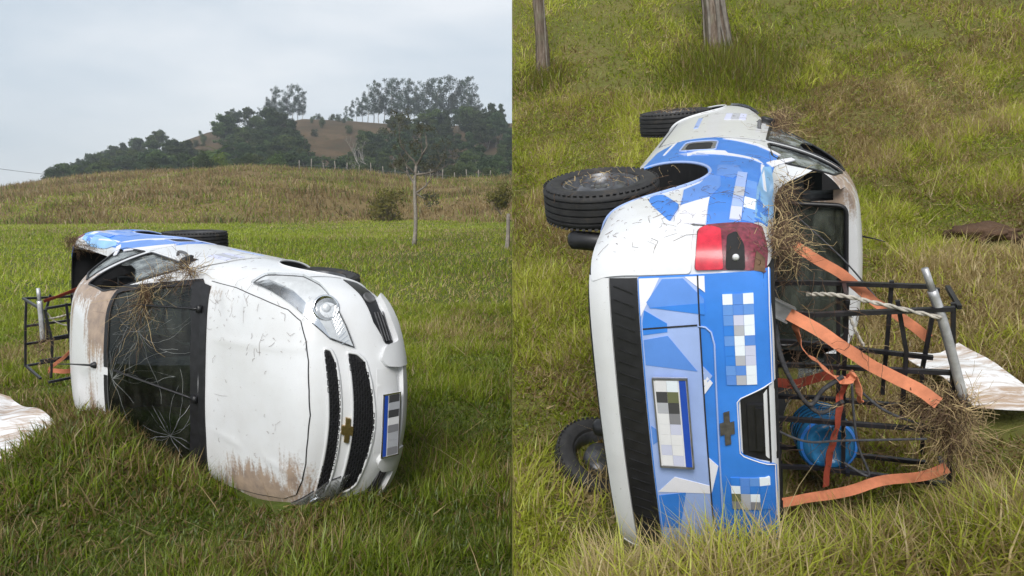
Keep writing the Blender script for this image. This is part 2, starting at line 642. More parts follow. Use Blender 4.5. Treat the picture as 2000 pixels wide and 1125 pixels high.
def inside(poly, p):
    c = False
    j = len(poly) - 1
    for i in range(len(poly)):
        a, b = poly[i], poly[j]
        if (a[1] > p[1]) != (b[1] > p[1]) and p[0] < (b[0] - a[0]) * (p[1] - a[1]) / (b[1] - a[1]) + a[0]:
            c = not c
        j = i
    return c


def round_poly(poly, r=0.02, n=4):
    """fillets the corners of a 2D outline"""
    out = []
    m = len(poly)
    for i in range(m):
        p, a, b = Vector(poly[i]), Vector(poly[i - 1]), Vector(poly[(i + 1) % m])
        ra = min(r, (a - p).length * .45)
        rb = min(r, (b - p).length * .45)
        s, e = p + (a - p).normalized() * ra, p + (b - p).normalized() * rb
        for k in range(n + 1):
            t = k / n
            q = s * (1 - t) ** 2 + p * 2 * t * (1 - t) + e * t * t
            out.append((q.x, q.y))
    return out


def patch(name, face, poly, mat, parent, off=0.004, h=0.04, skirt=0.006, surf=None):
    """a panel of the given outline that follows the skin, standing off it, with a turned-in edge"""
    surf = surf or (lambda a, b, o: on_skin(face, a, b, o))
    ring = resample(poly, h)
    pts = [Vector(p) for p in ring]
    n0 = len(pts)
    xs, ys = [p[0] for p in ring], [p[1] for p in ring]
    nx, ny = int((max(xs) - min(xs)) / h) + 1, int((max(ys) - min(ys)) / h) + 1
    for i in range(nx + 1):
        for j in range(ny + 1):
            q = (min(xs) + i * h + 0.0137 * h, min(ys) + j * h + 0.0071 * h)
            if inside(ring, q):
                d = min((q[0] - a) ** 2 + (q[1] - b) ** 2 for a, b in ring)
                if d > (0.35 * h) ** 2:
                    pts.append(Vector(q))
    vo, eo, fo, ov, oe, of = delaunay_2d_cdt(pts, [(i, (i + 1) % n0) for i in range(n0)], [], 1, 1e-6)
    V, N, ok = [], [], []
    for p in vo:
        a, nn = surf(p.x, p.y, off)
        ok.append(a is not None)
        V.append(a if a is not None else Vector((0, 0, 0)))
        N.append(nn if nn is not None else Vector((0, 0, 1)))
    F = []
    for f in fo:
        if all(ok[i] for i in f):
            c = sum((vo[i] for i in f), Vector((0, 0))) / len(f)
            if not inside(ring, c):
                continue
            a, b, c3 = (V[i] for i in f[:3])
            nm = (b - a).cross(c3 - a)
            F.append(tuple(f) if nm.dot(N[f[0]]) >= 0 else tuple(reversed(f)))
    # turned-in edge
    cnt = {}
    for f in F:
        for k in range(len(f)):
            e = (f[k], f[(k + 1) % len(f)])
            cnt[e] = 1
    low = {}
    for (a, b) in list(cnt):
        if (b, a) not in cnt:
            for v in (a, b):
                if v not in low:
                    V.append(V[v] - N[v] * (off + skirt))
                    low[v] = len(V) - 1
            F.append((b, a, low[a], low[b]))
    o = mesh_obj(name, V, F, mat, parent, True)
    me = o.data
    # keep the turned edge crisp
    try:
        me.set_sharp_from_angle(angle=math.radians(40))
    except Exception:
        pass
    return o


def seam(mb, face, line, w=0.007, off=0.0025, h=0.03):
    """a dark shut line lying on the skin"""
    P, Nn = [], []
    pts = []
    for a, b in zip(line[:-1], line[1:]):
        L = math.hypot(b[0] - a[0], b[1] - a[1])
        n = max(1, int(L / h))
        pts += [(a[0] + (b[0] - a[0]) * k / n, a[1] + (b[1] - a[1]) * k / n) for k in range(n)]
    pts.append(line[-1])
    for p in pts:
        q, nn = on_skin(face, *p, off)
        if q is not None:
            P.append(q)
            Nn.append(nn)
    for i in range(len(P) - 1):
        d = (P[i + 1] - P[i])
        if d.length < 1e-6 or d.length > 0.2:
            continue
        s = d.normalized().cross(Nn[i]) * w / 2
        mb.add([P[i] - s, P[i] + s, P[i + 1] + s, P[i + 1] - s], [(0, 1, 2, 3)])

# ------------------------------------------------------------------ body shell: cut arches, cab, windows and bed out of the skin
WS = [(-0.43, 0.0), (-0.445, 0.35), (-0.49, 0.63), (-0.53, 0.655), (-1.00, 0.565), (-1.035, 0.54), (-1.005, 0.28), (-0.99, 0.0),
      (-1.005, -0.28), (-1.035, -0.54), (-1.00, -0.565), (-0.53, -0.655), (-0.49, -0.63), (-0.445, -0.35)]
DOOR_WIN = round_poly([(-0.70, 1.015), (-1.075, 1.375), (-1.20, 1.425), (-1.52, 1.435), (-1.50, 0.995)], 0.03)
QUARTER_WIN = round_poly([(-1.60, 1.005), (-1.61, 1.42), (-1.80, 1.36), (-2.04, 1.09), (-1.98, 1.03)], 0.03)
REAR_WIN = round_poly([(0.47, 1.02), (0.42, 1.42), (-0.42, 1.42), (-0.47, 1.02)], 0.05)
BED_X0, BED_X1, BED_Y, BED_Z = -3.575, -1.86, 0.655, 0.56
WHEELS = [('L', 0.0, 0.735, 0.26), ('R', 0.0, -0.735, 0.28), ('L', -2.67, 0.755, 0.205), ('R', -2.67, -0.70, 0.02)]


def prism(poly, axis, a, b):
    """closed prism: poly in the two other axes, from a to b along axis"""
    mb = MB()
    n = len(poly)
    mk = {'x': lambda p, t: (t, p[0], p[1]), 'y': lambda p, t: (p[0], t, p[1]), 'z': lambda p, t: (p[0], p[1], t)}[axis]
    mb.add([mk(p, a) for p in poly] + [mk(p, b) for p in poly],
           [tuple(range(n)), tuple(reversed(range(n, 2 * n)))] + [(k, k + n, (k + 1) % n + n, (k + 1) % n) for k in range(n)])
    return mb


def tool(mb, mat):
    o = mesh_obj('cutter', mb.v, mb.f, mat, None, False)
    b = bmesh.new()
    b.from_mesh(o.data)
    bmesh.ops.recalc_face_normals(b, faces=b.faces)
    b.to_mesh(o.data)
    b.free()
    return o


def circle(cx, cy, r, n=48):
    return [(cx + r * math.cos(2 * math.pi * k / n), cy + r * math.sin(2 * math.pi * k / n)) for k in range(n)]


def cut_body():
    me = SKIN.copy()
    o = bpy.data.objects.new('body', me)
    COL.objects.link(o)
    me.materials.clear()
    me.materials.append(MATS['white_paint'])
    me.materials.append(MATS['matte_black'])
    me.materials.append(MATS['interior'])
    me.polygons.foreach_set('use_smooth', [True] * len(me.polygons))
    # floor pan is bare and black
    for p in me.polygons:
        if p.normal.z < -0.75 and p.center.z < 0.40:
            p.material_index = 1
    tools = []
    arch = MB()
    for x, r, zc in ((0.0, 0.350, 0.31), (-2.62, 0.41, 0.33)):
        for s in (1, -1):
            a = prism(circle(x, zc, r), 'y', s * 0.50, s * 1.1)
            arch.add(a.v, a.f)
    tools.append(tool(arch, 'matte_black'))
    bed = MB()
    bed.box(((BED_X0 + BED_X1) / 2, 0, BED_Z + 0.75), (BED_X1 - BED_X0, 2 * BED_Y, 1.5))
    tools.append(tool(bed, 'matte_black'))
    # behind the cab the sail panels stay, the back wall is upright
    b2 = MB()
    b2.box((-2.0, 0, 1.55), (0.40, 1.04, 1.1))
    tools.append(tool(b2, 'white_paint'))
    hull = MB()
    pts = [(-0.40, .64, .55), (-0.40, .64, .93), (-0.62, .60, 1.06), (-1.05, .515, 1.39), (-1.45, .515, 1.455), (-1.72, .515, 1.445), (-1.755, .58, 1.0), (-1.755, .66, .55),
           (-0.6, .71, .60), (-1.7, .71, .60), (-0.6, .71, .90), (-1.72, .71, .90), (-0.6, .70, .32), (-1.7, .70, .32)]
    b = bmesh.new()
    for p in pts:
        for s in (1, -1):
            b.verts.new((p[0], p[1] * s, p[2]))
    bmesh.ops.convex_hull(b, input=b.verts)
    bmesh.ops.delete(b, geom=[v for v in b.verts if not v.link_faces], context='VERTS')
    b.verts.index_update()
    hull.add([v.co.copy() for v in b.verts], [tuple(v.index for v in f.verts) for f in b.faces])
    b.free()
    tools.append(tool(hull, 'interior'))
    w1 = prism(WS, 'z', 0.93, 1.7)
    tools.append(tool(w1, 'matte_black'))
    for poly in (DOOR_WIN, QUARTER_WIN):
        for s in (1, -1):
            tools.append(tool(prism(poly, 'y', s * 0.4437, s * 1.1), 'matte_black'))
    tools.append(tool(prism(REAR_WIN, 'x', -1.703, -1.92), 'matte_black'))
    for t in tools:
        md = o.modifiers.new('cut', 'BOOLEAN')
        md.operation = 'DIFFERENCE'
        md.solver = 'EXACT'
        md.object = t
        md.material_mode = 'TRANSFER'
        bpy.context.view_layer.update()
        me2 = eval_mesh(o)
        o.modifiers.clear()
        o.data = me2
    bpy.data.objects.remove(o)
    for t in tools:
        bpy.data.objects.remove(t)
    try:
        me2.set_sharp_from_angle(angle=math.radians(38))
    except Exception:
        pass
    return me2


BODY = cut_body()

# ------------------------------------------------------------------ the pickup and its parts


def patch3(name, pts, mat, parent, off=0.004, h=0.03, skirt=0.006, mirror=False, rnd=0.0, normal=None):
    """a panel whose outline is given by points near the skin; laid onto the skin along the outline's own normal"""
    P = [Vector(p) for p in pts]
    if mirror:
        P = [Vector((p.x, -p.y, p.z)) for p in P][::-1]
    c = sum(P, Vector()) / len(P)
    n = Vector()
    for i in range(len(P)):
        n += (P[i] - c).cross(P[(i + 1) % len(P)] - c)
    n.normalize()
    if normal is not None:
        n = Vector(normal)
        if mirror:
            n.y = -n.y
        n.normalize()
    out = c - Vector((-1.4, 0, 0.55))
    if n.dot(out) < 0:
        n = -n
    u = n.orthogonal().normalized()
    v = n.cross(u)
    poly = [((p - c).dot(u), (p - c).dot(v)) for p in P]
    if rnd:
        poly = round_poly(poly, rnd)

    def surf(a, b, o):
        hit = BVH.ray_cast(c + u * a + v * b + n * 0.6, -n)
        if hit[0] is None:
            return None, None
        return hit[0] + hit[1] * o, hit[1]
    return patch(name, None, poly, mat, parent, off, h, skirt, surf)


def mirror_y(poly):
    return poly + [(a, -b) for a, b in reversed(poly)]


def sym(poly, c=0.0):
    """left half outline in (y, z) from top centre round to bottom centre -> whole outline"""
    return [(y + c, z) for y, z in poly] + [(-y + c, z) for y, z in reversed(poly)]


def rim_tube(name, face, poly, r, mat, parent, off=0.004, h=0.03, closed=True):
    pts = resample(poly, h)
    if closed:
        pts = pts + pts[:1]
    P = []
    for p in pts:
        q, n = on_skin(face, *p, off)
        if q is not None:
            P.append(q)
    mb = MB()
    mb.tube(P, r, 6)
    return mb.build(name, mat, parent, True)


def make_wheel(parent, x, y, z, side, tilt=(0, 0)):
    """side +1: the face looks to +y"""
    M = Matrix.Translation((x, y, z)) @ Matrix.Rotation(tilt[0], 4, 'X') @ Matrix.Rotation(tilt[1], 4, 'Z') @ Matrix.Diagonal((1, side, 1, 1))
    w = empty('wheel')
    w.parent = parent
    R, W = 0.300, 0.095
    prof = [(0.193, -0.070), (0.205, -0.088), (0.245, -0.097), (0.278, -0.090), (0.293, -0.076)]
    for g in (-0.052, -0.018, 0.018, 0.052):
        prof += [(R, g - 0.012), (R, g - 0.005), (R - 0.011, g - 0.004), (R - 0.011, g + 0.004), (R, g + 0.005)]
    prof += [(R, 0.066), (0.293, 0.076), (0.278, 0.090), (0.262, 0.094), (0.258, 0.0975), (0.245, 0.098), (0.240, 0.0955), (0.214, 0.091), (0.205, 0.088), (0.193, 0.070)]
    mb = MB()
    mb.lathe(prof, 72, 'y', M)
    # shoulder blocks
    for k in range(56):
        t = 2 * math.pi * k / 56
        for s in (-1, 1):
            p = Vector((math.cos(t) * 0.2862, s * 0.0785, math.sin(t) * 0.2862))
            mb.box((0, 0, 0), (0.017, 0.030, 0.006), M @ Matrix.Translation(p) @ Matrix.Rotation(-t, 4, 'Y') @ Matrix.Rotation(math.pi / 2, 4, 'Y') @ Matrix.Rotation(0.6 * s, 4, 'X'))
    mb.build('tyre', 'tyre_rubber', w, True).data.set_sharp_from_angle(angle=math.radians(35))
    mb = MB()
    mb.lathe([(0.195, -0.072), (0.180, -0.060), (0.176, 0.0), (0.178, 0.050), (0.190, 0.066), (0.197, 0.080), (0.190, 0.083), (0.180, 0.070), (0.168, 0.044),
              (0.160, 0.038), (0.128, 0.050), (0.112, 0.066), (0.092, 0.070), (0.080, 0.052), (0.060, 0.044), (0.040, 0.044), (0.034, 0.060), (0.0, 0.062)], 48, 'y', M)
    rim = mb.build('rim', 'steel_wheel', w, True)
    rim.data.set_sharp_from_angle(angle=math.radians(50))
    mb = MB()
    for k in range(14):
        t = 2 * math.pi * (k + .5) / 14
        c = Vector((math.cos(t) * 0.144, 0.0452, math.sin(t) * 0.144))
        n = Vector((math.cos(t) * 0.37, 0.93, math.sin(t) * 0.37))
        tg = Vector((-math.sin(t), 0, math.cos(t)))
        b = n.cross(tg)
        mb.add([M @ (c + n * 0.004 + tg * math.cos(a) * 0.014 + b * math.sin(a) * 0.011) for a in [2 * math.pi * q / 10 for q in range(10)]], [tuple(range(10))])
    mb.build('vent_hole', 'matte_black', w)
    mb = MB()
    for k in range(4):
        t = 2 * math.pi * k / 4 + .4
        mb.lathe([(0.0, 0.058), (0.011, 0.058), (0.011, 0.042)], 6, 'y', M @ Matrix.Translation((math.cos(t) * 0.05, 0, math.sin(t) * 0.05)))
    mb.build('wheel_bolt', 'bare_steel', w)
    mb = MB()
    mb.lathe([(0.0, -0.05), (0.115, -0.05), (0.12, -0.02), (0.12, 0.02), (0.0, 0.02)], 28, 'y', M)
    mb.build('brake_drum', 'steel_wheel', w, True)
    return w


def bowtie(cy, cz, L, H, thick=0.012):
    """the cross-shaped bow tie emblem as an outline in (y, z)"""
    a, b = L / 2, H / 2
    k, s = L * 0.17, H * 0.10
    pts = [(-a + .0, -b * .42), (-k, -b * .42), (-k - s, -b), (k - s, -b), (k, -b * .42), (a - .1 * a, -b * .42), (a, b * .42), (k, b * .42), (k + s, b), (-k + s, b), (-k, b * .42), (-a + .1 * a, b * .42)]
    return [(cy + p, cz + q) for p, q in pts]


YC = -0.085     # the bent nose: trim sits a little off the middle


def make_truck():
    T = empty('pickup_truck')
    link('body', BODY, None, T, False)

    # --- panels
    hood_l = [(-0.405, 0.0), (-0.402, 0.40), (-0.385, 0.69), (-0.29, 0.685), (-0.11, 0.68), (0.16, 0.645), (0.40, 0.605), (0.50, 0.55), (0.56, 0.44), (0.60, 0.32), (0.63, 0.15), (0.645, 0.0)]
    hood_poly = hood_l + [(a, -b) for a, b in reversed(hood_l[1:-1])]
    def dented(a, b, o):
        d = .010 * math.exp(-((a + .12) / .22) ** 2 - ((b - .60) / .09) ** 2) * math.sin(a * 26) - .012 * math.exp(-((a - .12) / .20) ** 2 - ((b + .42) / .22) ** 2)
        d += .003 * math.sin(a * 7 + b * 4) * math.sin(b * 6 - a * 3)
        r = .005 * math.exp(-((abs(b) - .30 - .10 * (a + .4)) / .022) ** 2) * min(1, max(0, (a + .34) / .2))      # pressed ridges
        return on_skin('top', a, b, o + max(d + r, -.004))
    patch('hood', 'top', hood_poly, 'hood_paint', T, 0.008, 0.024, 0.008, dented)
    lines = [('top', hood_l[2:], .011), ('top', [(a, -b) for a, b in hood_l[2:]], .011)]
    for f in ('side', 'off'):     # door, wing and bumper shut lines
        lines += [(f, [(-0.60, 1.0), (-0.47, 0.86), (-0.44, 0.45), (-0.50, 0.33), (-1.50, 0.33), (-1.56, 0.45), (-1.56, 0.99)], .009),
                  (f, [(0.18, 0.83), (0.30, 0.66), (0.345, 0.45)], .006), (f, [(-3.43, 0.80), (-3.40, 0.63), (-3.25, 0.56), (-3.04, 0.50)], .007)]
    for f, ln, w in lines:
        mb = MB()
        seam(mb, f, ln, w, 0.003)
        mb.build('shut_line', 'seam_dark', T)
    for f in ('side', 'off'):
        door = patch('door', f, round_poly([(-0.60, 0.985), (-0.485, 0.86), (-0.455, 0.46), (-0.51, 0.345), (-1.49, 0.345), (-1.545, 0.46), (-1.548, 0.965)], 0.03), 'white_paint', T, 0.005, 0.05)
        s = 1 if f == 'side' else -1
        q, n = on_skin(f, -1.02, 0.945, 0.0)
        hb = MB()
        hb.tube(smooth_path([(-0.93, q.y + s * .002, .945), (-0.96, q.y + s * .035, .945), (-1.08, q.y + s * .035, .945), (-1.11, q.y + s * .002, .945)], 5), 0.012, 8)
        hb.build('door_handle', 'grey_plastic', door, True)
    # rubbing strip low on the door
    patch('side_strip', 'side', [(-0.62, .505), (-0.62, .535), (-1.10, .545), (-1.10, .515)], 'wrap_pale_blue', T, 0.008, 0.06, 0.003)

    # --- glass
    pane = patch('windshield', 'top', WS, 'windshield_glass', T, -0.006, 0.05, 0.0)
    cb = MB()
    cr = random.Random(4)
    focus = [(-0.96, -0.05), (-0.62, -0.42), (-0.80, 0.30)]
    for fx, fy in focus:
        for k in range(15):
            a = cr.uniform(0, 2 * math.pi)
            x, y = fx, fy
            pts = []
            for s in range(cr.randint(5, 14)):
                q, n = on_skin('top', x, y, -0.003)
                if q is None or not inside(WS, (x, y)):
                    break
                pts.append(q)
                x += math.cos(a) * 0.035
                y += math.sin(a) * 0.05
                a += cr.uniform(-.35, .35)
            if len(pts) > 2:
                cb.tube(pts, cr.uniform(0.0008, 0.0022), 3)
    cb.build('crack', 'crack_white', pane)
    wout = [(-0.375, 0.0), (-0.385, 0.35), (-0.425, 0.66), (-0.47, 0.70), (-1.02, 0.595), (-1.06, 0.56), (-1.035, 0.28), (-1.02, 0.0)]
    win = WS[:8]
    frame = MB()

    def strip(pa, pb, off):
        prev = None
        n = 10
        for i in range(len(pa) - 1):
            for k in range(n):
                t = k / n
                a = (pa[i][0] + (pa[i + 1][0] - pa[i][0]) * t, pa[i][1] + (pa[i + 1][1] - pa[i][1]) * t)
                b = (pb[i][0] + (pb[i + 1][0] - pb[i][0]) * t, pb[i][1] + (pb[i + 1][1] - pb[i][1]) * t)
                for m in (1, -1):
                    pass
                qa, _ = on_skin('top', a[0], a[1], off)
                qb, _ = on_skin('top', b[0], b[1], off)
                if prev is not None and qa is not None and qb is not None:
                    for m in (1, -1):
                        vs = [Vector((p.x, p.y * m, p.z)) for p in (prev[0], qa, qb, prev[1])]
                        frame.add(vs, [(0, 1, 2, 3)])
                prev = (qa, qb)
    win2 = [(a + (0.0 if a < -.9 else -0.028), b * 0.985) for a, b in win]
    strip(wout, win2, 0.0045)
    frame.build('windshield_trim', 'black_plastic', T, True)
    cowl = [(-0.345, 0.0), (-0.352, 0.40), (-0.365, 0.66), (-0.43, 0.67), (-0.405, 0.35), (-0.395, 0.0)]
    patch('cowl', 'top', cowl + [(a, -b) for a, b in reversed(cowl[1:-1])], 'black_plastic', T, 0.017, 0.03, 0.014)
    # wipers
    for (piv, tip) in (((-0.42, 0.50), (-0.86, 0.48)), ((-0.42, -0.12), (-0.93, 0.02))):
        w = MB()
        pts = []
        for k in range(9):
            t = k / 8
            q, n = on_skin('top', piv[0] + (tip[0] - piv[0]) * t, piv[1] + (tip[1] - piv[1]) * t, 0.022)
            if q:
                pts.append(q)
        w.tube(pts, [0.009 - 0.004 * k / 8 for k in range(len(pts))], 6)
        w.tube([p - Vector((0.0, 0, 0.010)) for p in pts[3:]], 0.006, 4)
        w.box(pts[0], (0.04, 0.05, 0.03))
        w.build('wiper', 'black_plastic', T, True)
    for f, s in (('side', 1), ('off', -1)):
        patch('quarter_window', f, QUARTER_WIN, 'side_glass', T, -0.010, 0.05, 0.0)
        # the door pane has slipped and hangs broken in its frame
        pts = [(-0.72, 1.00), (-1.02, 1.275), (-1.20, 1.21), (-1.36, 1.19), (-1.50, 1.22), (-1.50, 0.99)] if s > 0 else DOOR_WIN
        patch('door_window', f, pts, 'side_glass', T, -0.012, 0.05, 0.0)
        rim_tube('window_seal', f, DOOR_WIN, 0.008, 'black_plastic', T, 0.0)
        rim_tube('window_seal', f, QUARTER_WIN, 0.008, 'black_plastic', T, 0.0)
    rw = MB()
    rw.add([(-1.845, y, z) for y, z in REAR_WIN], [tuple(range(len(REAR_WIN)))])
    rw.build('rear_window', 'rear_glass', T)
    rf = MB()
    rf.tube([(-1.862, y, z) for y, z in REAR_WIN + REAR_WIN[:1]], 0.014, 6)
    rf.build('rear_window_seal', 'black_plastic', T, True)

    # --- cab inside
    for sy in (0.34, -0.34):
        st = empty('seat')
        st.parent = T
        m = MB()
        m.box((-1.30, sy, 0.60), (0.46, 0.46, 0.16))
        m.build('seat_base', 'seat_cloth', st)
        m = MB()
        m.box((0, 0, 0.28), (0.13, 0.46, 0.60), Matrix.Translation((-1.54, sy, 0.62)) @ Matrix.Rotation(-0.2, 4, 'Y'))
        m.build('backrest', 'seat_cloth', st)
        m = MB()
        m.box((0, 0, 0.0), (0.09, 0.26, 0.17), Matrix.Translation((-1.69, sy, 1.28)) @ Matrix.Rotation(-0.2, 4, 'Y'))
        m.build('headrest', 'seat_cloth', st)
    m = MB()
    m.add(prism([(-0.42, 0.70), (-0.42, 0.94), (-0.60, 0.985), (-0.74, 0.93), (-0.78, 0.72)], 'y', -0.62, 0.62).v,
          prism([(-0.42, 0.70), (-0.42, 0.94), (-0.60, 0.985), (-0.74, 0.93), (-0.78, 0.72)], 'y', -0.62, 0.62).f)
    m.build('dashboard', 'interior', T)
    m = MB()
    Ms = Matrix.Translation((-0.90, 0.34, 0.93)) @ Matrix.Rotation(math.radians(62), 4, 'Y')
    m.lathe([(0.185 + 0.014 * math.cos(t), 0.014 * math.sin(t)) for t in [2 * math.pi * k / 8 for k in range(8)]], 32, 'z', Ms, closed=True)
    m.box((0, 0, 0), (0.12, 0.36, 0.02), Ms)
    m.build('steering_wheel', 'black_plastic', T, True)
    m = MB()
    m.box((-1.02, 0.0, 1.285), (0.02, 0.22, 0.06))
    m.build('rear_view_mirror', 'black_plastic', T)

    # --- nose
    def front3(*pts):
        return [Vector(p) for p in pts]
    HL = front3((0.04, .735, .905), (0.08, .785, .84), (0.20, .795, .765), (0.29, .79, .69), (0.43, .75, .655), (0.56, .67, .635), (0.655, .53, .60), (0.715, .405, .575),
                (0.645, .46, .70), (0.56, .55, .775), (0.42, .65, .835), (0.24, .71, .875))
    CH = front3((0.04, .735, .905), (0.14, .76, .845), (0.36, .715, .795), (0.48, .64, .765), (0.60, .52, .715), (0.645, .46, .70), (0.56, .55, .775), (0.42, .65, .835), (0.24, .71, .875))
    for mir in (False, True):
        sg = -1 if mir else 1
        hl = patch3('headlight', HL, 'reflector', T, 0.006, 0.025, 0.006, mir)
        patch3('chrome_strip', CH, 'chrome', hl, 0.010, 0.025, 0.004, mir)
        rp = []
        for a_, b_ in zip(HL, HL[1:] + HL[:1]):
            for t_ in (0, .25, .5, .75):
                q_ = a_ + (b_ - a_) * t_
                h_ = BVH.find_nearest(Vector((q_.x, q_.y * sg, q_.z)))
                rp.append(h_[0] + h_[1] * .005)
        m = MB()
        m.tube(rp + rp[:1], .0055, 5)
        m.build('seal', 'matte_black', hl, True)
        m = MB()
        for k in range(9):
            t_ = k / 8
            a_ = Vector((.62, .57, .672)).lerp(Vector((.70, .43, .655)), t_)
            b_ = Vector((.585, .645, .632)).lerp(Vector((.695, .45, .600)), t_)
            ln = []
            for s_ in (0, .5, 1):
                q_ = a_.lerp(b_, s_)
                h_ = BVH.find_nearest(Vector((q_.x, q_.y * sg, q_.z)))
                ln.append(h_[0] + h_[1] * .009)
            m.tube(ln, .0022, 4)
        m.build('reflector_rib', 'chrome', hl)
        c = Vector((0.565, sg * 0.635, 0.690))
        hit = BVH.find_nearest(c)
        n = (hit[1] + Vector((0.5, 0, 0.0))).normalized()
        q = n.to_track_quat('Z', 'Y').to_matrix().to_4x4()
        Mq = Matrix.Translation(hit[0]) @ q
        m = MB()
        m.lathe([(0.0, -0.004), (0.034, -0.001), (0.062, 0.012), (0.070, 0.021), (0.078, 0.023), (0.083, 0.012), (0.083, 0.0)], 32, 'z', Mq)
        m.build('lamp_bowl', 'chrome', hl, True)
        m = MB()
        m.lathe([(0.0, 0.026), (0.016, 0.025), (0.026, 0.018), (0.029, 0.0)], 20, 'z', Mq)
        m.build('bulb', 'reflector', hl, True)
        lens = patch3('lens', HL, 'lens_glass', hl, 0.026, 0.025, 0.022, mir)
        FG = front3((0.37, .77, .45), (0.40, .755, .36), (0.52, .71, .34), (0.65, .62, .36), (0.72, .53, .33), (0.765, .40, .31), (0.765, .42, .375), (0.71, .555, .43), (0.62, .66, .445), (0.50, .735, .455))
        fg = patch3('fog_light_recess', FG, 'black_plastic', T, 0.006, 0.03, 0.006, mir)
        hit = BVH.find_nearest(Vector((0.60, sg * 0.685, 0.40)))
        Mq = Matrix.Translation(hit[0]) @ hit[1].to_track_quat('Z', 'Y').to_matrix().to_4x4()
        m = MB()
        m.lathe([(0.0, 0.012), (0.030, 0.012), (0.036, 0.018), (0.040, 0.018), (0.042, 0.0)], 24, 'z', Mq)
        m.build('fog_light', 'grey_plastic', fg, True)
        m = MB()
        for k in range(4):
            t = k / 3
            a = on_skin('front', sg * (0.60 - 0.0 * t), 0.345 + 0.022 * k, 0.012)[0]
            b = on_skin('front', sg * 0.43, 0.33 + 0.020 * k, 0.012)[0]
            if a and b:
                m.bar(a, b, 0.006)
        if m.v:
            m.build('slat', 'grey_plastic', fg)
        # raised bumper wing outside the number plate
        WG = front3((0.59, .69, .345), (0.65, .62, .335), (0.74, .46, .295), (0.78, .30, .275), (0.79, .265, .315), (0.79, .275, .40), (0.785, .33, .43), (0.775, .40, .385), (0.765, .44, .385), (0.755, .43, .30), (0.70, .55, .305), (0.64, .635, .345))
        WG = front3((0.60, .70, .30), (0.72, .53, .265), (0.79, .27, .245), (0.79, .26, .32), (0.79, .275, .405), (0.785, .33, .435), (0.775, .40, .40), (0.77, .425, .30), (0.70, .56, .325), (0.62, .68, .335))
        wgo = patch3('bumper_wing', WG, 'white_paint', T, 0.040, 0.02, 0.045, mir, rnd=0.02, normal=(0.93, 0.32, 0.05))
    g1 = [(0.0, .668), (0.15, .668), (0.30, .672), (0.42, .682), (0.478, .70), (0.485, .738), (0.43, .742), (0.25, .738), (0.0, .734)]
    g2 = [(0.0, .478), (0.10, .482), (0.28, .500), (0.41, .522), (0.452, .560), (0.462, .618), (0.36, .612), (0.15, .605), (0.0, .603)]
    for nm, g in (('upper_grille', g1), ('lower_grille', g2)):
        whole = round_poly([(y + YC, z) for y, z in g[:-1]] + [(-y + YC, z) for y, z in reversed(g[1:])] + [], 0.014, 3)
        gr = patch(nm, 'front', whole, 'matte_black', T, 0.005, 0.03, 0.006)
        m = MB()
        zs = [z for _, z in whole]
        rows = 3 if nm == 'upper_grille' else 5
        y = -0.60
        col = 0
        while y < 0.60:
            for r in range(rows * 1):
                z = min(zs) + (r + .5 + (0.5 if col % 2 else 0)) * (max(zs) - min(zs)) / rows
                cell = [(y - .014, z - .008), (y + .014, z - .008), (y + .014, z + .008), (y - .014, z + .008)]
                if all(inside(whole, (p[0] * 1.02, p[1])) for p in cell):
                    Q = [on_skin('front', *p, 0.010)[0] for p in cell]
                    if all(Q):
                        for a, b in zip(Q, Q[1:] + Q[:1]):
                            m.bar(a, b, 0.004, 0.007, ref=(1, 0, 0))
            y += 0.021
            col += 1
        m.build('grille_mesh', 'black_plastic', gr)
        rim_tube('grille_rim', 'front', whole, 0.010, 'white_paint', gr, 0.004, 0.02)
    bt = patch('badge', 'front', bowtie(YC - 0.015, 0.628, 0.165, 0.062), 'badge_gold', T, 0.022, 0.02, 0.012)
    # number plate: carrier, white field, blue band along its top edge
    Mp = Matrix.Translation((0.862, YC + 0.0, 0.385))
    pl = MB()
    pl.box((0, 0, 0), (0.014, 0.412, 0.124), Mp)
    plate = pl.build('number_plate', 'plate_white', T)
    b = MB()
    b.box((0.0085, 0, 0.045), (0.004, 0.392, 0.026), Mp)
    b.build('blue_band', 'plate_blue', plate)
    cols = ['mosaic_dark', 'mosaic_grey', 'mosaic_dark', 'plate_white', 'mosaic_mid', 'mosaic_grey', 'mosaic_grey', 'mosaic_mid']
    for k, cc in enumerate(cols):
        b = MB()
        b.box((0.0085, 0.172 - k * 0.049, -0.016), (0.003, 0.047, 0.078), Mp)
        b.build('character_block', cc, plate)
    b = MB()
    for s in (-1, 1):
        b.box((0.006, s * 0.203, 0), (0.010, 0.008, 0.130), Mp)
        b.box((0.006, 0, s * 0.062), (0.010, 0.412, 0.006), Mp)
    b.build('plate_frame', 'chrome', plate)
    rec = [(0.27, .33), (0.27, .46), (0.0, .475), (-0.27, .46), (-0.27, .33), (0.0, .305)]
    patch('plate_recess', 'front', rec, 'white_paint', T, 0.004, 0.04)
    lipp = [(0.30, .245), (0.28, .285), (0.0, .30), (-0.28, .285), (-0.30, .245), (0.0, .225)]
    patch('bumper_lip', 'front', round_poly(lipp, 0.015), 'white_paint', T, 0.030, 0.03, 0.03)
    # aerial on the roof, stub of the door mirror
    q, n = on_skin('top', -1.13, 0.02, 0)
    a = MB()
    a.lathe([(0.0, 0.03), (0.014, 0.028), (0.024, 0.006), (0.026, -0.004)], 16, 'z', Matrix.Translation(q))
    a.tube([q + Vector((0, 0, 0.02)), q + Vector((-0.10, 0.0, 0.12)), q + Vector((-0.17, -0.005, 0.19))], [0.008, 0.005, 0.003], 6)
    a.build('aerial', 'black_plastic', T, True)
    q, n = on_skin('side', -0.80, 0.985, 0)
    a = MB()
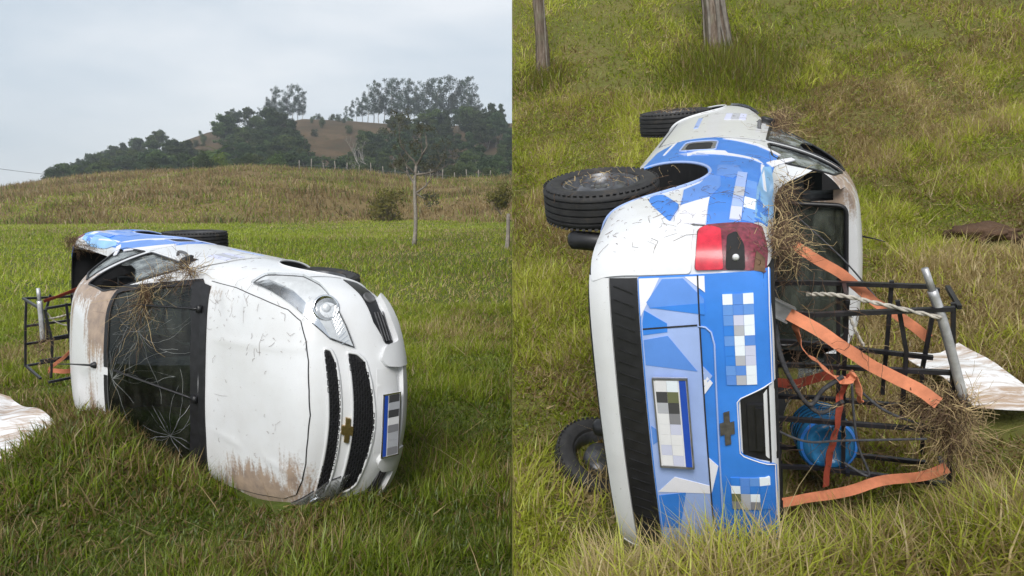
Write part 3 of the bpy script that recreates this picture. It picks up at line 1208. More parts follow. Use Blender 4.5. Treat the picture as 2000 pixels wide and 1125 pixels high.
    a.lathe([(0.0, 0.05), (0.022, 0.048), (0.030, 0.036), (0.024, 0.02), (0.045, -0.004)], 14, 'z',
            Matrix.Translation(q) @ Vector((0.0, 1, 0.4)).to_track_quat('Z', 'Y').to_matrix().to_4x4() @ Matrix.Diagonal((1, 1.8, 1, 1)))
    a.build('mirror_stub', 'black_plastic', T, True)
    return T


def wrap_and_tail(T):
    # --- printed film on the load bed side
    base = [(-2.22, .33), (-1.78, .36), (-1.58, .45), (-1.50, .57), (-1.56, .72), (-1.74, .92), (-1.94, 1.06), (-2.24, 1.035), (-2.40, 1.022), (-3.26, 1.015), (-3.42, .92), (-3.43, .79), (-3.12, .78), (-3.20, .67),
            (-2.965, .655), (-2.86, .715), (-2.69, .745), (-2.45, .715), (-2.28, .60), (-2.215, .45)]
    patch('film_panel', 'side', base, 'wrap_blue', T, 0.004, 0.05, 0.003)

    def film(mat, pts, off=0.0065):
        return patch('film_panel', 'side', pts, mat, T, off, 0.05, 0.002)
    film('wrap_blue', round_poly([(-3.04, .51), (-3.02, .565), (-3.21, .665), (-3.39, .64), (-3.385, .585), (-3.26, .54)], .03), 0.009)
    film('wrap_mid_blue', [(-2.965, .66), (-2.86, .72), (-2.69, .75), (-2.72, .80), (-2.92, .815), (-3.09, .785), (-3.20, .70), (-3.19, .665)])
    film('wrap_white', [(-3.205, .67), (-3.10, .78), (-3.42, .785), (-3.41, .66)], 0.007)
    film('wrap_white', [(-2.03, .57), (-1.98, .66), (-2.02, .78), (-2.09, .80), (-2.19, .955), (-2.27, .985), (-2.22, .93), (-2.15, .78), (-2.10, .67), (-2.12, .58)])
    film('wrap_white', [(-1.62, .74), (-1.60, .79), (-1.72, .96), (-1.90, 1.075), (-1.93, 1.06), (-1.77, .94), (-1.66, .80)])
    film('wrap_white', [(-2.20, 1.0), (-2.10, 1.03), (-1.88, 1.13), (-1.90, 1.15), (-2.12, 1.06), (-2.22, 1.03)])
    film('wrap_white', [(-2.30, .99), (-2.42, .99), (-2.80, 1.005), (-2.80, .995), (-2.42, .975), (-2.30, .975)])
    film('wrap_pale_blue', [(-2.02, .52), (-2.10, .56), (-2.15, .70), (-2.08, .66), (-2.03, .60)])
    film('wrap_sky_blue', [(-2.36, .985), (-2.24, 1.02), (-2.45, 1.03), (-3.0, 1.03), (-3.27, 1.01), (-3.30, .96), (-2.90, .965)], 0.0075)
    film('wrap_mid_blue', [(-2.45, .77), (-2.70, .78), (-2.76, .86), (-2.60, .90), (-2.44, .86)])
    film('wrap_white', [(-1.96, .42), (-1.60, .44), (-1.58, .46), (-1.96, .435)])
    # the lettering on the film, blurred into blocks
    grid = [('wrap_pale_blue', 'wrap_blue'), ('wrap_pale_blue', 'mosaic_blue'), ('mosaic_grey', 'wrap_mid_blue'), ('wrap_pale_blue', 'mosaic_pale'), ('mosaic_lilac', 'mosaic_blue')]
    for r, row in enumerate(grid):
        x0 = -2.62 - r * 0.15
        for c, mt in enumerate(row):
            z0 = .875 + c * .047
            film(mt, [(x0, z0), (x0 - .147, z0 - .0), (x0 - .147, z0 + .044), (x0, z0 + .044)], 0.0095)
    for k, mt in enumerate(('mosaic_lilac', 'mosaic_grey', 'mosaic_lilac')):
        film(mt, [(-0.52, .70 + .05 * k), (-0.80, .70 + .05 * k), (-0.80, .745 + .05 * k), (-0.52, .745 + .05 * k)], 0.0105)
    # filler recess
    fd = patch('filler_flap', 'side', round_poly([(-1.96, .52), (-1.68, .53), (-1.70, .715), (-2.00, .72)], .05), 'bare_steel', T, 0.008, 0.04, 0.006)
    patch('filler_recess', 'side', round_poly([(-1.93, .545), (-1.74, .55), (-1.755, .695), (-1.965, .695)], .04), 'matte_black', fd, 0.0105, 0.04, 0.002)
    rim_tube('filler_rim', 'side', round_poly([(-1.97, .515), (-1.67, .525), (-1.69, .72), (-2.01, .725)], .05), 0.006, 'wrap_pale_blue', fd, 0.007)

    # --- wheel arch lips
    for x, r, zc in ((0.0, 0.350, 0.31), (RX, RR, RZ)):
        for f in ('side', 'off'):
            arc = [(x + r * 1.012 * math.cos(t), zc + r * 1.012 * math.sin(t)) for t in [math.pi * (-0.06 + 1.12 * k / 40) for k in range(41)]]
            rim_tube('arch_lip', f, arc, 0.009, 'wrap_pale_blue' if x < -1 else 'white_paint', T, 0.002, 0.03, closed=False)

    # --- tail
    for mir in (False, True):
        sg = -1 if mir else 1
        TL = [(-3.598, .665, .752), (-3.47, .79, .760), (-3.43, .80, .79), (-3.36, .775, 1.0), (-3.50, .705, 1.018), (-3.588, .655, 1.012)]
        tl = patch3('tail_light', TL, 'tail_maroon', T, 0.006, 0.025, 0.008, mir, rnd=0.015)
        RED = [(-3.598, .665, .757), (-3.47, .79, .766), (-3.45, .797, .80), (-3.47, .785, .848), (-3.595, .665, .860)]
        patch3('red_lens', RED, 'tail_red', tl, 0.014, 0.02, 0.010, mir, rnd=0.012)
        if not mir:
            HOLE = [(-3.594, .663, .868), (-3.50, .765, .872), (-3.475, .775, .905), (-3.53, .73, .935), (-3.592, .658, .938)]
            patch3('smashed_hole', HOLE, 'matte_black', tl, 0.010, 0.02, 0.002, mir, rnd=0.012)
            H2 = [(-3.592, .658, .968), (-3.54, .71, .975), (-3.55, .69, 1.004), (-3.59, .655, 1.006)]
            patch3('smashed_hole', H2, 'root_brown', tl, 0.011, 0.02, 0.002, mir)
            hit = BVH.find_nearest(Vector((-3.57, .70, .905)))
            m = MB()
            m.lathe([(0.0, 0.026), (0.010, 0.022), (0.014, 0.010), (0.010, 0.0)], 14, 'z', Matrix.Translation(hit[0]) @ hit[1].to_track_quat('Z', 'Y').to_matrix().to_4x4())
            m.build('bulb', 'reflector', tl, True)
        CORN = [(-3.603, .655, .345), (-3.50, .735, .335), (-3.10, .80, .34), (-3.03, .83, .49), (-3.20, .825, .545), (-3.40, .81, .64), (-3.445, .80, .745), (-3.50, .765, .745), (-3.605, .66, .742), (-3.61, .66, .55)]
        patch3('bumper_corner', CORN, 'white_paint', T, 0.012, 0.03, 0.012, mir, rnd=0.02)
    yl = 0.652
    tg = patch('tailgate', 'rear', round_poly([(yl, .535), (yl, 1.018), (0.205, 1.018), (0.15, .905), (0.135, .893), (-.095, .893), (-.11, .905), (-.165, 1.018), (-yl, 1.018), (-yl, .535)], .012), 'wrap_blue', T, 0.010, 0.04, 0.010)

    def gate(mat, pts, off=0.0130):
        return patch('film_panel', 'rear', pts, mat, tg, off, 0.06, 0.002)
    gate('wrap_pale_blue', [(.645, .54), (.645, .765), (-.645, .765), (-.645, .54)], 0.0125)
    gate('wrap_white', [(.645, .54), (.645, .62), (.50, .54)], 0.0145)
    gate('wrap_white', [(.645, .715), (.645, .79), (.585, .79)], 0.0145)
    gate('wrap_mid_blue', [(.640, .63), (.640, .71), (.56, .785), (.535, .785), (.53, .58), (.555, .565)], 0.0145)
    gate('wrap_blue', [(.535, .575), (.545, .785), (.50, .785)], 0.0150)
    gate('wrap_blue', [(.525, .555), (.475, .545), (.425, .545), (.435, .64), (.47, .64)], 0.0145)
    gate('wrap_mid_blue', [(.405, .545), (.42, .64), (.27, .745), (.30, .545)], 0.0145)
    gate('wrap_pale_blue', [(.30, .76), (.20, .765), (.25, .80)], 0.0150)
    gate('wrap_white', [(.27, .765), (.17, .765), (.22, .80)], 0.0150)
    gate('wrap_white', [(-.12, .765), (-.30, .765), (-.16, .80)], 0.0150)
    gate('wrap_mid_blue', [(.03, .545), (-.02, .60), (-.06, .545)], 0.0145)
    gate('wrap_white', [(-.22, .62), (-.26, .76), (-.30, .76), (-.30, .545)], 0.0145)
    gate('wrap_blue', [(-.32, .545), (-.30, .66), (-.50, .62), (-.50, .545)], 0.0145)
    # pressed crease and raised outline
    m = MB()
    seam(m, 'rear', [(.648, .765), (-.648, .762)], 0.006, 0.0155)
    seam(m, 'rear', [(.45, .545), (.46, .755)], 0.007, 0.0155)
    m.build('crease', 'seam_dark', tg)
    pts = [(.455, .757), (.45, .785), (.43, .805), (.38, .815), (-.64, .80)]
    P = [on_skin('rear', a, b, 0.012)[0] for a, b in resample(pts, 0.04)[:-20]]
    m = MB()
    m.tube([p for p in (on_skin('rear', a, b, 0.013)[0] for a, b in smooth_line(pts)) if p], 0.004, 5)
    m.build('raised_line', 'wrap_pale_blue', tg, True)
    # white edge of the film round the handle
    m = MB()
    edge = [(yl, 1.012), (.207, 1.012), (.152, .902), (.135, .888), (-.095, .888), (-.112, .902), (-.167, 1.012), (-yl, 1.012)]
    m.tube([p for p in (on_skin('rear', a, b, 0.011)[0] for a, b in smooth_line(edge)) if p], 0.0025, 5)
    m.build('film_edge', 'wrap_white', tg, True)
    patch('gate_top', 'rear', [(yl + .01, 1.0), (yl + .01, 1.036), (-yl - .01, 1.036), (-yl - .01, 1.0)], 'matte_black', tg, 0.004, 0.04)
    hd = patch('handle_recess', 'rear', [(.20, 1.03), (.145, .90), (-.105, .90), (-.16, 1.03)], 'black_plastic', tg, 0.003, 0.04)
    m = MB()
    m.box((-3.655, 0.02, .955), (0.03, .21, .062))
    m.box((-3.675, 0.02, .968), (0.012, .19, .024))
    m.build('gate_handle', 'black_plastic', tg)
    patch('badge', 'rear', bowtie(0.020, .845, .155, .056), 'badge_dark', tg, 0.018, 0.02, 0.008)
    blocks = [('mosaic_pale', 'wrap_mid_blue', 'mosaic_pale'), ('mosaic_blue', 'wrap_mid_blue', 'mosaic_blue'), ('mosaic_blue', 'mosaic_lilac', 'mosaic_pale'), ('wrap_blue', 'mosaic_grey', 'mosaic_pale'),
              ('mosaic_blue', 'mosaic_pale', 'wrap_mid_blue'), ('wrap_blue', 'mosaic_pale', 'mosaic_lilac'), ('wrap_blue', 'mosaic_grey', 'mosaic_lilac'), ('mosaic_blue', 'wrap_mid_blue', 'mosaic_pale'), ('wrap_mid_blue', 'mosaic_grey', 'mosaic_pale')]
    for r, row in enumerate(blocks):
        for c, mt in enumerate(row):
            y0, z0 = .575 - r * .0405, .853 + c * .037
            patch('letter_block', 'rear', [(y0, z0), (y0, z0 + .036), (y0 - .0395, z0 + .036), (y0 - .0395, z0)], mt, tg, 0.0145, 0.06, 0.002)
    low = [('wrap_blue', 'wrap_mid_blue', 'mosaic_blue', 'mosaic_pale'), ('mosaic_pale', 'wrap_mid_blue', 'wrap_blue', 'wrap_blue'), ('mosaic_olive', 'mosaic_grey', 'mosaic_pale', 'wrap_blue'), ('mosaic_mid', 'mosaic_grey', 'mosaic_mid', 'wrap_blue')]
    for r, row in enumerate(low):
        for c, mt in enumerate(row):
            y0, z0 = -.215 - r * .0405, .845 + c * .037
            patch('letter_block', 'rear', [(y0, z0), (y0, z0 + .036), (y0 - .0395, z0 + .036), (y0 - .0395, z0)], mt, tg, 0.0145, 0.06, 0.002)
    # step and lower bumper
    step = patch('bumper_step', 'rear', [(.648, .425), (.648, .532), (-.648, .532), (-.648, .425)], 'black_plastic', T, 0.014, 0.03, 0.014)
    m = MB()
    y = .62
    while y > -.62:
        a, b = on_skin('rear', y, .44, .016)[0], on_skin('rear', y - .03, .515, .016)[0]
        if a and b:
            m.bar(a, b, 0.005, 0.004, ref=(1, 0, 0))
        y -= .05
    m.build('step_rib', 'black_plastic', step)
    patch('bumper_valance', 'rear', [(.648, .335), (.648, .42), (-.648, .42), (-.648, .335)], 'white_paint', T, 0.010, 0.03, 0.010)
    Mp = Matrix.Translation((-3.705, 0.05, .640)) @ Matrix.Rotation(0.0, 4, 'Y')
    pl = MB()
    pl.box((0, 0, 0), (0.012, .412, .134), Mp)
    plate = pl.build('number_plate', 'plate_white', T)
    b = MB()
    b.box((-0.0075, 0, .049), (0.004, .396, .026), Mp)
    b.build('blue_band', 'plate_blue', plate)
    cols = [('plate_white', 'mosaic_pale'), ('mosaic_dark', 'mosaic_olive'), ('mosaic_grey', 'mosaic_dark'), ('plate_white', 'mosaic_mid'), ('plate_white', 'mosaic_lilac'), ('plate_white', 'plate_white'), ('mosaic_lilac', 'plate_white'), ('plate_white', 'mosaic_lilac')]
    for k, pr in enumerate(cols):
        for c, cc in enumerate(pr):
            b = MB()
            b.box((-0.0075, .172 - k * .049, -.036 + c * .044), (.003, .048, .043), Mp)
            b.build('character_block', cc, plate)
    b = MB()
    for s in (-1, 1):
        b.box((-.005, s * .204, 0), (.010, .008, .138), Mp)
        b.box((-.005, 0, s * .067), (.010, .412, .006), Mp)
    b.build('plate_frame', 'bare_steel', plate)
    # load bed ribs and running gear
    m = MB()
    for k in range(9):
        m.box((-2.72, -.56 + k * .14, BED_Z + .008), (1.6, .05, .016))
    m.build('bed_rib', 'matte_black', T)
    m = MB()
    m.tube([(-2.67, .66, .21), (-2.55, .50, .26), (-2.55, -.45, .24), (-2.67, -.62, .05)], .045, 10)
    m.tube([(0, .66, .27), (0.05, .3, .24), (.05, -.3, .24), (0, -.66, .28)], .03, 8)
    m.build('axle', 'steel_wheel', T, True)
    for sy, zb in ((.52, .22), (-.56, .10)):
        m = MB()
        m.tube([(-2.80 + .055 * math.cos(t), sy + .055 * math.sin(t), zb + .032 * t / 2) for t in [k * math.pi / 8 for k in range(110)]][:100], .008, 6)
        m.build('coil_spring', 'black_plastic', T, True)
        m = MB()
        m.tube([(-2.93, sy + .10, .07), (-2.93, sy + .10, .09), (-2.93, sy + .08, .22), (-2.93, sy + .06, .45)], [.03, .048, .048, .03], 12)
        m.build('shock_absorber', 'black_plastic', T, True)
    make_wheel(T, 0.0, .745, .25, 1, (0.03, -0.06))
    make_wheel(T, 0.0, -.745, .28, -1)
    make_wheel(T, -2.67, .765, .195, 1, (0.05, 0.03))
    make_wheel(T, -2.62, -.90, .0, -1, (0.40, 0.15))


def smooth_line(pts, h=0.03):
    out = []
    for a, b in zip(pts[:-1], pts[1:]):
        n = max(1, int(math.hypot(b[0] - a[0], b[1] - a[1]) / h))
        out += [(a[0] + (b[0] - a[0]) * k / n, a[1] + (b[1] - a[1]) * k / n) for k in range(n)]
    return out + [pts[-1]]


RX, RR, RZ = -2.62, 0.41, 0.33


def copy_tree(o, parent=None):
    c = o.copy()
    COL.objects.link(c)
    c.parent = parent
    for ch in list(o.children):
        copy_tree(ch, c)
    return c


truck_l = make_truck()
wrap_and_tail(truck_l)
truck_r = copy_tree(truck_l)
for _c in truck_l.children:      # this one's upper front wheel is pushed back into its arch
    if _c.name.startswith('wheel') and not _c.name.startswith('wheel_') and _c.type == 'EMPTY':
        _c.location = (-0.12, -0.085, 0.10)
        break
truck_l.matrix_world = ML
truck_r.matrix_world = MR
tag(truck_l, 'white pickup truck lying on its side, cracked windshield and hood facing the camera', 'pickup truck', 'overturned pickup trucks')
tag(truck_r, 'overturned pickup truck seen from behind, blue printed film on its tailgate and upper side', 'pickup truck', 'overturned pickup trucks')

# ------------------------------------------------------------------ load rack, straps, ropes, jug, torn roots


def ext(T, name, label, cat, group=None):
    o = empty(name, T)
    return tag(o, label, cat, group)


def rack(M, name, label, x0, x1, z1, ys):
    c = ext(M, name, label, 'load rack', 'steel load racks in the truck beds')
    z0 = 0.60
    top, bot = ys[0], ys[-1]
    zm = 1.0 + (z1 - 1.0) * .42
    zn = 1.0 + (z1 - 1.0) * .72
    rr = random.Random(3)
    j = lambda s=.012: rr.uniform(-s, s)
    for x in (x0, x1):
        for y in ys:
            m = MB()
            a_, c_ = Vector((x + j(), y + j(), z0)), Vector((x + j(.03), y - 0.06 + j(.04), z1 + j(.04)))
            b_ = (a_ + c_) / 2 + Vector((j(.03), j(.035), j(.05)))
            m.bar(a_, b_, .019, .019)
            m.bar(b_, c_, .019, .019)
            m.build('upright', 'frame_black', c)
        for z, a, b in ((z0 + .03, top, bot), (zm, top, bot), (zn, top - .02, ys[-2]), (z1, top - .05, bot - .06)):
            m = MB()
            a_, c_ = Vector((x + .022, a + j(), z + j(.03))), Vector((x + .022, b + j(), z + j(.04)))
            b_ = (a_ + c_) / 2 + Vector((j(.01), j(.05), j(.035)))
            m.bar(a_, b_, .017, .017, ref=(1, 0, 0))
            m.bar(b_, c_, .017, .017, ref=(1, 0, 0))
            m.build('crossbar', 'frame_black', c)
    for y in (top - .05, bot - .06):
        for z in (zm, z1):
            m = MB()
            m.bar((x0, y + (.03 if z < 1.5 else 0), z + .028), (x1, y + (.03 if z < 1.5 else 0), z + .028), .017, .017)
            m.build('side_bar', 'frame_black', c)
    return c


rack_l = rack(ML, 'load_rack', 'black tube load rack sticking out behind the white roof', -2.62, -2.10, 1.60, (.34, .12, -.06, -.22))
rack_r = rack(MR, 'load_rack', 'black tube load rack hanging out of the truck bed, wrapped in straps', -3.20, -2.97, 1.70, (.38, .085, -.20, -.46))


def strap(M, label, ctrl, w, side, mat='strap_orange', buckle=False, n=10, group='ratchet straps on the load racks'):
    pts = smooth_path(ctrl, n)
    rr = random.Random(len(label))
    ph = rr.uniform(0, 6)
    pts = [p + Vector((.006 * math.sin(k * .55 + ph), .007 * math.sin(k * .38 + ph * 2), .002 * math.sin(k))) for k, p in enumerate(pts)]
    if not isinstance(side, list):
        side = [Vector(side) + Vector((.22 * math.sin(k * .31 + ph), 0, .18 * math.sin(k * .47 + ph))) for k in range(len(pts))]
    m = MB()
    m.ribbon(pts, w, side)
    if not buckle:
        o = m.build('strap', mat, None, False)
        o.matrix_world = M
        return tag(o, label, 'strap', group)
    o = ext(M, 'strap', label, 'strap', group)
    m.build('webbing', mat, o, False)
    b = MB()
    d = (pts[3] - pts[0]).normalized()
    s = (Vector(side[0]) - d * Vector(side[0]).dot(d)).normalized()
    up = d.cross(s)
    c = pts[1]
    R = Matrix((d, s, up)).transposed().to_4x4()
    R.translation = c
    b.box((0, 0, 0.006), (.075, .066, .010), R)
    b.box((0, .034, 0.006), (.10, .006, .034), R)
    b.box((0, -.034, 0.006), (.10, .006, .034), R)
    b.build('buckle', 'bare_steel', o)
    return o


# right truck
S1 = strap(MR, 'orange strap running from the torn bed corner under the pale rope', [(-3.05, .58, 1.12), (-2.95, .36, 1.35), (-2.90, .20, 1.51), (-2.90, .06, 1.68)], .044, (0.25, 1, .35))
S2 = strap(MR, 'wide orange strap with steel buckle crossing the rack in front', [(-3.27, .385, 1.03), (-3.28, .22, 1.26), (-3.28, .08, 1.45), (-3.26, -.07, 1.66)], .052, (0.3, 1, .6), buckle=True)
S3 = strap(MR, 'twisted loose orange strap looping beside the middle of the rack', [(-3.24, .30, 1.11), (-3.25, .20, 1.13), (-3.25, .11, 1.19), (-3.25, .04, 1.27), (-3.26, .02, 1.32), (-3.25, .06, 1.34), (-3.26, -.03, 1.36), (-3.25, -.09, 1.37)], .038,
           (0.8, .35, -.5))
S4 = strap(MR, 'dark red strap hanging down over the blue jug', [(-3.25, .05, 1.325), (-3.24, -.06, 1.29), (-3.25, -.20, 1.275), (-3.24, -.36, 1.245), (-3.22, -.54, 1.225)], .032, (0.6, .1, 1), 'strap_red')
S5 = strap(MR, 'orange strap lying low across the grass below the jug', [(-3.22, -.66, 1.03), (-3.21, -.59, 1.25), (-3.21, -.50, 1.50), (-3.20, -.425, 1.72)], .046, (0.35, 1, -.3))
S6 = strap(MR, 'short dark red strap inside the truck bed behind the rack', [(-2.95, -.17, 1.0), (-2.95, -.15, 1.12), (-2.93, -.12, 1.28)], .045, (0.2, 1, 0), 'strap_red')
# left truck
strap(ML, 'dark orange strap slanting from the rack to the rear roof corner', [(-2.03, .52, 1.14), (-2.06, .44, 1.36), (-2.08, .34, 1.60)], .034, (0.5, 1, 0), 'strap_red')
strap(ML, 'orange strap along the bottom of the rack behind the roof', [(-2.05, -.235, 1.24), (-2.06, -.23, 1.42), (-2.07, -.225, 1.58)], .036, (0.2, 1, 0))
strap(ML, 'thin orange strap rising diagonally inside the rack behind the roof', [(-2.06, .02, 1.30), (-2.06, -.10, 1.46), (-2.07, -.21, 1.57)], .026, (0.2, 1, .4))


def rope(M, label, ctrl, r, mat, twist=False, sag=0.0):
    pts = smooth_path(ctrl, 8)
    m = MB()
    if twist:
        for ph in (0, math.pi):
            q = []
            for i, p in enumerate(pts):
                d = (pts[min(i + 1, len(pts) - 1)] - pts[max(i - 1, 0)]).normalized()
                u = d.orthogonal().normalized()
                v = d.cross(u)
                for s in (0.0, .5):
                    t = (i + s) * 1.5 + ph
                    base = p if s == 0 else (p + pts[min(i + 1, len(pts) - 1)]) / 2
                    q.append(base + (u * math.cos(t) + v * math.sin(t)) * r * .6)
            m.tube(q, r * .75, 5)
    else:
        m.tube(pts, r, 6)
    o = m.build('rope', mat, None, True)
    o.matrix_world = M
    return tag(o, label, 'rope', 'ropes on the load racks')


rope(MR, 'pale twisted rope lashed along the top bar of the rack', [(-3.22, .41, 1.16), (-3.24, .41, 1.28), (-3.23, .36, 1.45), (-3.22, .295, 1.66)], .008, 'rope_pale', True)
rope(MR, 'pale rope end hanging between the rack uprights', [(-3.22, .33, 1.32), (-3.23, .24, 1.35), (-3.22, .17, 1.38)], .006, 'rope_pale', True)
rope(MR, 'black cable hanging in loops beside the tailgate handle', [(-3.30, .36, 1.02), (-3.30, .20, 1.04), (-3.29, .06, 1.08), (-3.27, -.09, 1.16), (-3.26, -.02, 1.22), (-3.25, .04, 1.30)], .010, 'rope_dark')
rope(MR, 'second black cable drooping inside the rack', [(-3.26, .38, 1.03), (-3.26, .16, 1.05), (-3.26, -.02, 1.11), (-3.25, -.14, 1.20), (-3.25, -.08, 1.30)], .009, 'rope_dark')
rope(MR, 'thin black cord hanging over the blue jug', [(-3.28, .02, 1.33), (-3.28, -.15, 1.34), (-3.27, -.30, 1.36), (-3.27, -.44, 1.40), (-3.27, -.38, 1.30)], .006, 'rope_dark')
rope(MR, 'thin wire trailing out across the grass from the rack', [(-3.26, -.02, 1.36), (-3.25, -.12, 1.46), (-3.22, -.20, 1.60), (-3.2, -.23, 1.66)], .006, 'rope_dark')
rope(MR, 'black rubber cord along the low bar of the rack', [(-3.25, -.24, 1.02), (-3.27, -.28, 1.15), (-3.28, -.26, 1.30), (-3.27, -.24, 1.62)], .006, 'rope_dark')
rope(MR, 'black wire from the cab corner to the rack', [(-2.2, .50, 1.12), (-2.5, .32, 1.35), (-2.75, .20, 1.48)], .004, 'rope_dark')
rope(ML, 'pale rope wound over the rack behind the roof', [(-2.08, .20, 1.60), (-2.08, .21, 1.50), (-2.08, .24, 1.38), (-2.06, .22, 1.28)], .006, 'rope_pale', True)
rope(ML, 'second pale rope strung across the rack behind the roof', [(-2.08, .28, 1.60), (-2.08, .16, 1.50), (-2.06, .11, 1.30)], .005, 'rope_pale', True)

# bent zinc pipe leaning out of each rack
for M_, lab, a, b, c_ in ((MR, 'bent grey metal pipe sticking up beside the torn white board', (-3.20, .405, 1.63), (-3.20, .24, 1.68), (-3.19, -.12, 1.77)), (ML, 'pale grey pipe across the end of the rack behind the roof', (-2.07, .35, 1.63), (-2.07, .2, 1.62), (-2.08, .04, 1.61))):
    m = MB()
    pts = smooth_path([a, b, c_], 6)
    m.tube(pts, .019, 12)
    m.tube([pts[0], pts[0] + (pts[0] - pts[1]).normalized() * .10], .014, 10)
    o = m.build('metal_pipe', 'pipe_zinc', None, True)
    o.matrix_world = M_
    tag(o, lab, 'pipe')


def jug_material():
    m, ns, ls = new_mat('jug_blue')
    p = principled(ns, ls, (0.045, 0.25, 0.52), 0.16, trans=0.55, ior=1.3)


jug_material()


def water_jug(M, label):
    J = ext(M @ Matrix.Translation((-3.12, -.385, 1.245)) @ Vector((-1.0, .30, .10)).to_track_quat('X', 'Z').to_matrix().to_4x4(), 'water_jug', label, 'water jug')
    prof = [(0.0, .012), (.05, .010), (.075, .030), (.092, .034), (.108, .012), (.122, 0.0), (.133, -.012)]
    x = -.012
    for k in range(5):
        prof += [(.136, x - .010), (.136, x - .034), (.128, x - .042), (.128, x - .050), (.136, x - .058)]
        x -= .058
    prof += [(.130, x - .02), (.10, x - .06), (.05, x - .10), (.030, x - .115), (.028, x - .16)]
    m = MB()
    m.lathe(prof, 40, 'x')
    m.build('jug_body', 'jug_blue', J, True)
    m = MB()
    m.lathe([(.031, x - .135), (.033, x - .14), (.033, x - .172), (0, x - .174)], 24, 'x')
    m.build('jug_cap', 'wrap_white', J, True)
    m = MB()
    m.lathe([(.112, .0145), (.118, .008), (.124, .0035)], 40, 'x')
    m.build('base_ring', 'wrap_blue', J, True)
    return J


water_jug(MR, 'blue plastic water jug lying under the rack')


def fibres(mb, rr, c, spread, length, n, r=(.0009, .0022), hang=(0, -1, 0), droop=.5, seg=5):
    for _ in range(n):
        p = Vector(c) + Vector([rr.gauss(0, s) for s in spread])
        d = Vector([rr.gauss(0, 1) for _ in range(3)]).normalized() * (1 - droop) + Vector(hang) * droop * rr.uniform(.3, 1.6)
        L = length * rr.uniform(.4, 1.3) / seg
        pts = [p]
        for s in range(seg):
            d = (d.normalized() + Vector([rr.gauss(0, .45) for _ in range(3)])).normalized()
            p = p + d * L
            pts.append(p)
        rad = rr.uniform(*r)
        mb.tube(pts, [rad * (1 - .6 * k / seg) for k in range(seg + 1)], 3, cap=False)


def root_clump(M, label, blobs, seed=1, straw=.35):
    """blobs: centre, spread, length, count, hang direction, droop"""
    rr = random.Random(seed)
    o = ext(M, 'root_clump', label, 'root clump', 'torn roots and dry grass caught on the trucks')
    a, b = MB(), MB()
    for (c, sp, L, n, hang, dr) in blobs:
        fibres(a, rr, c, sp, L, n, hang=hang, droop=dr)
        fibres(b, rr, c, sp, L * 1.1, int(n * straw), (.001, .0022), hang, dr * .7)
    a.build('root', 'root_brown', o)['kind'] = 'stuff'
    b.build('dry_grass', 'straw', o)['kind'] = 'stuff'
    return o


DN = (0, -1, 0)
root_clump(MR, 'brown roots and straw on the broken tail light corner', [((-3.30, .68, 1.05), (.08, .025, .03), .13, 200, (0, -.6, .6), .35), ((-3.16, .60, 1.09), (.06, .05, .03), .16, 110, DN, .6), ((-3.46, .71, .98), (.05, .02, .04), .08, 60, DN, .1)], 2)
root_clump(MR, 'brown roots hanging over the bed rail behind the cab', [((-2.35, .66, 1.08), (.20, .03, .02), .16, 150, DN, .6), ((-2.70, .58, 1.08), (.10, .06, .02), .15, 80, DN, .6)], 3)
root_clump(MR, 'big tuft of dry roots and straw at the outer end of the rack', [((-3.20, -.10, 1.68), (.04, .03, .05), .15, 200, (0, -1, .0), .6), ((-3.20, -.17, 1.72), (.04, .07, .03), .22, 260, (0, -1, .08), .93), ((-3.2, -.12, 1.60), (.03, .03, .06), .14, 90, (0, -.5, -1), .5)], 4, .9)
root_clump(MR, 'brown root tangle beside the door window near the mirror', [((-0.72, .76, 1.05), (.22, .02, .04), .20, 200, (0, 0, 1), .3), ((-0.52, .74, 1.08), (.16, .03, .05), .22, 110, (0, 0, 1), .3)], 5)
root_clump(ML, 'brown root tangle draped over the windshield from the upper pillar',
           [((-0.76, .66, 1.14), (.05, .03, .03), .18, 150, (-.1, -1, .3), .5), ((-0.82, .56, 1.27), (.022, .06, .014), .30, 170, (0, -1, .06), .88), ((-0.62, .73, 1.05), (.07, .02, .02), .20, 110, (1, 0, .2), .3), ((-0.84, .34, 1.30), (.02, .10, .008), .30, 30, (0, -1, .05), .95)], 6, .4)
root_clump(ML, 'dark roots hanging from the tail corner behind the cab', [((-3.50, .70, 1.02), (.06, .03, .03), .16, 200, DN, .7), ((-2.95, .70, 1.06), (.25, .02, .015), .08, 100, DN, .4)], 7, .15)
root_clump(ML, 'dark roots tangled on the end of the rack behind the roof', [((-2.10, .02, 1.61), (.03, .12, .02), .14, 110, DN, .6)], 8, .3)


root_clump(MR, 'straw and mud caked on the upper rear wheel', [((-2.67, .868, .20), (.13, .004, .13), .06, 45, (1, 0, 0), .1)], 9, .9)
root_clump(MR, 'straw caught on the upper front wheel', [((0.0, .85, .25), (.13, .004, .13), .07, 70, (1, 0, 0), .1)], 10, .7)
root_clump(MR, 'muddy roots and cords tangled inside the rack', [((-3.22, .20, 1.20), (.03, .14, .12), .20, 90, DN, .6), ((-3.22, -.20, 1.30), (.03, .10, .16), .16, 80, DN, .6)], 11, .15)


def scraps(M, label, n, pick, seed):
    """short bits of straw and root lying on the bodywork"""
    rr = random.Random(seed)
    mb = MB()
    for _ in range(n):
        face, a, b = pick(rr)
        q, nn = on_skin(face, a, b, .011)
        if q is None:
            continue
        t = nn.orthogonal().normalized()
        t = Matrix.Rotation(rr.uniform(0, 6.28), 3, nn) @ t
        L = rr.choice((.010, .015, .015, .02, .02, .03, .03, .05, .07, .12)) * rr.uniform(.6, 1.3)
        bend = nn.cross(t) * rr.uniform(-.4, .4) * L
        mb.tube([q - t * L / 2, q + bend + nn * .004, q + t * L / 2], rr.uniform(.0005, .0011), 3)
    o = mb.build('straw_scraps', 'root_brown', None)
    o.matrix_world = M
    return tag(o, label, 'straw', None, 'stuff')


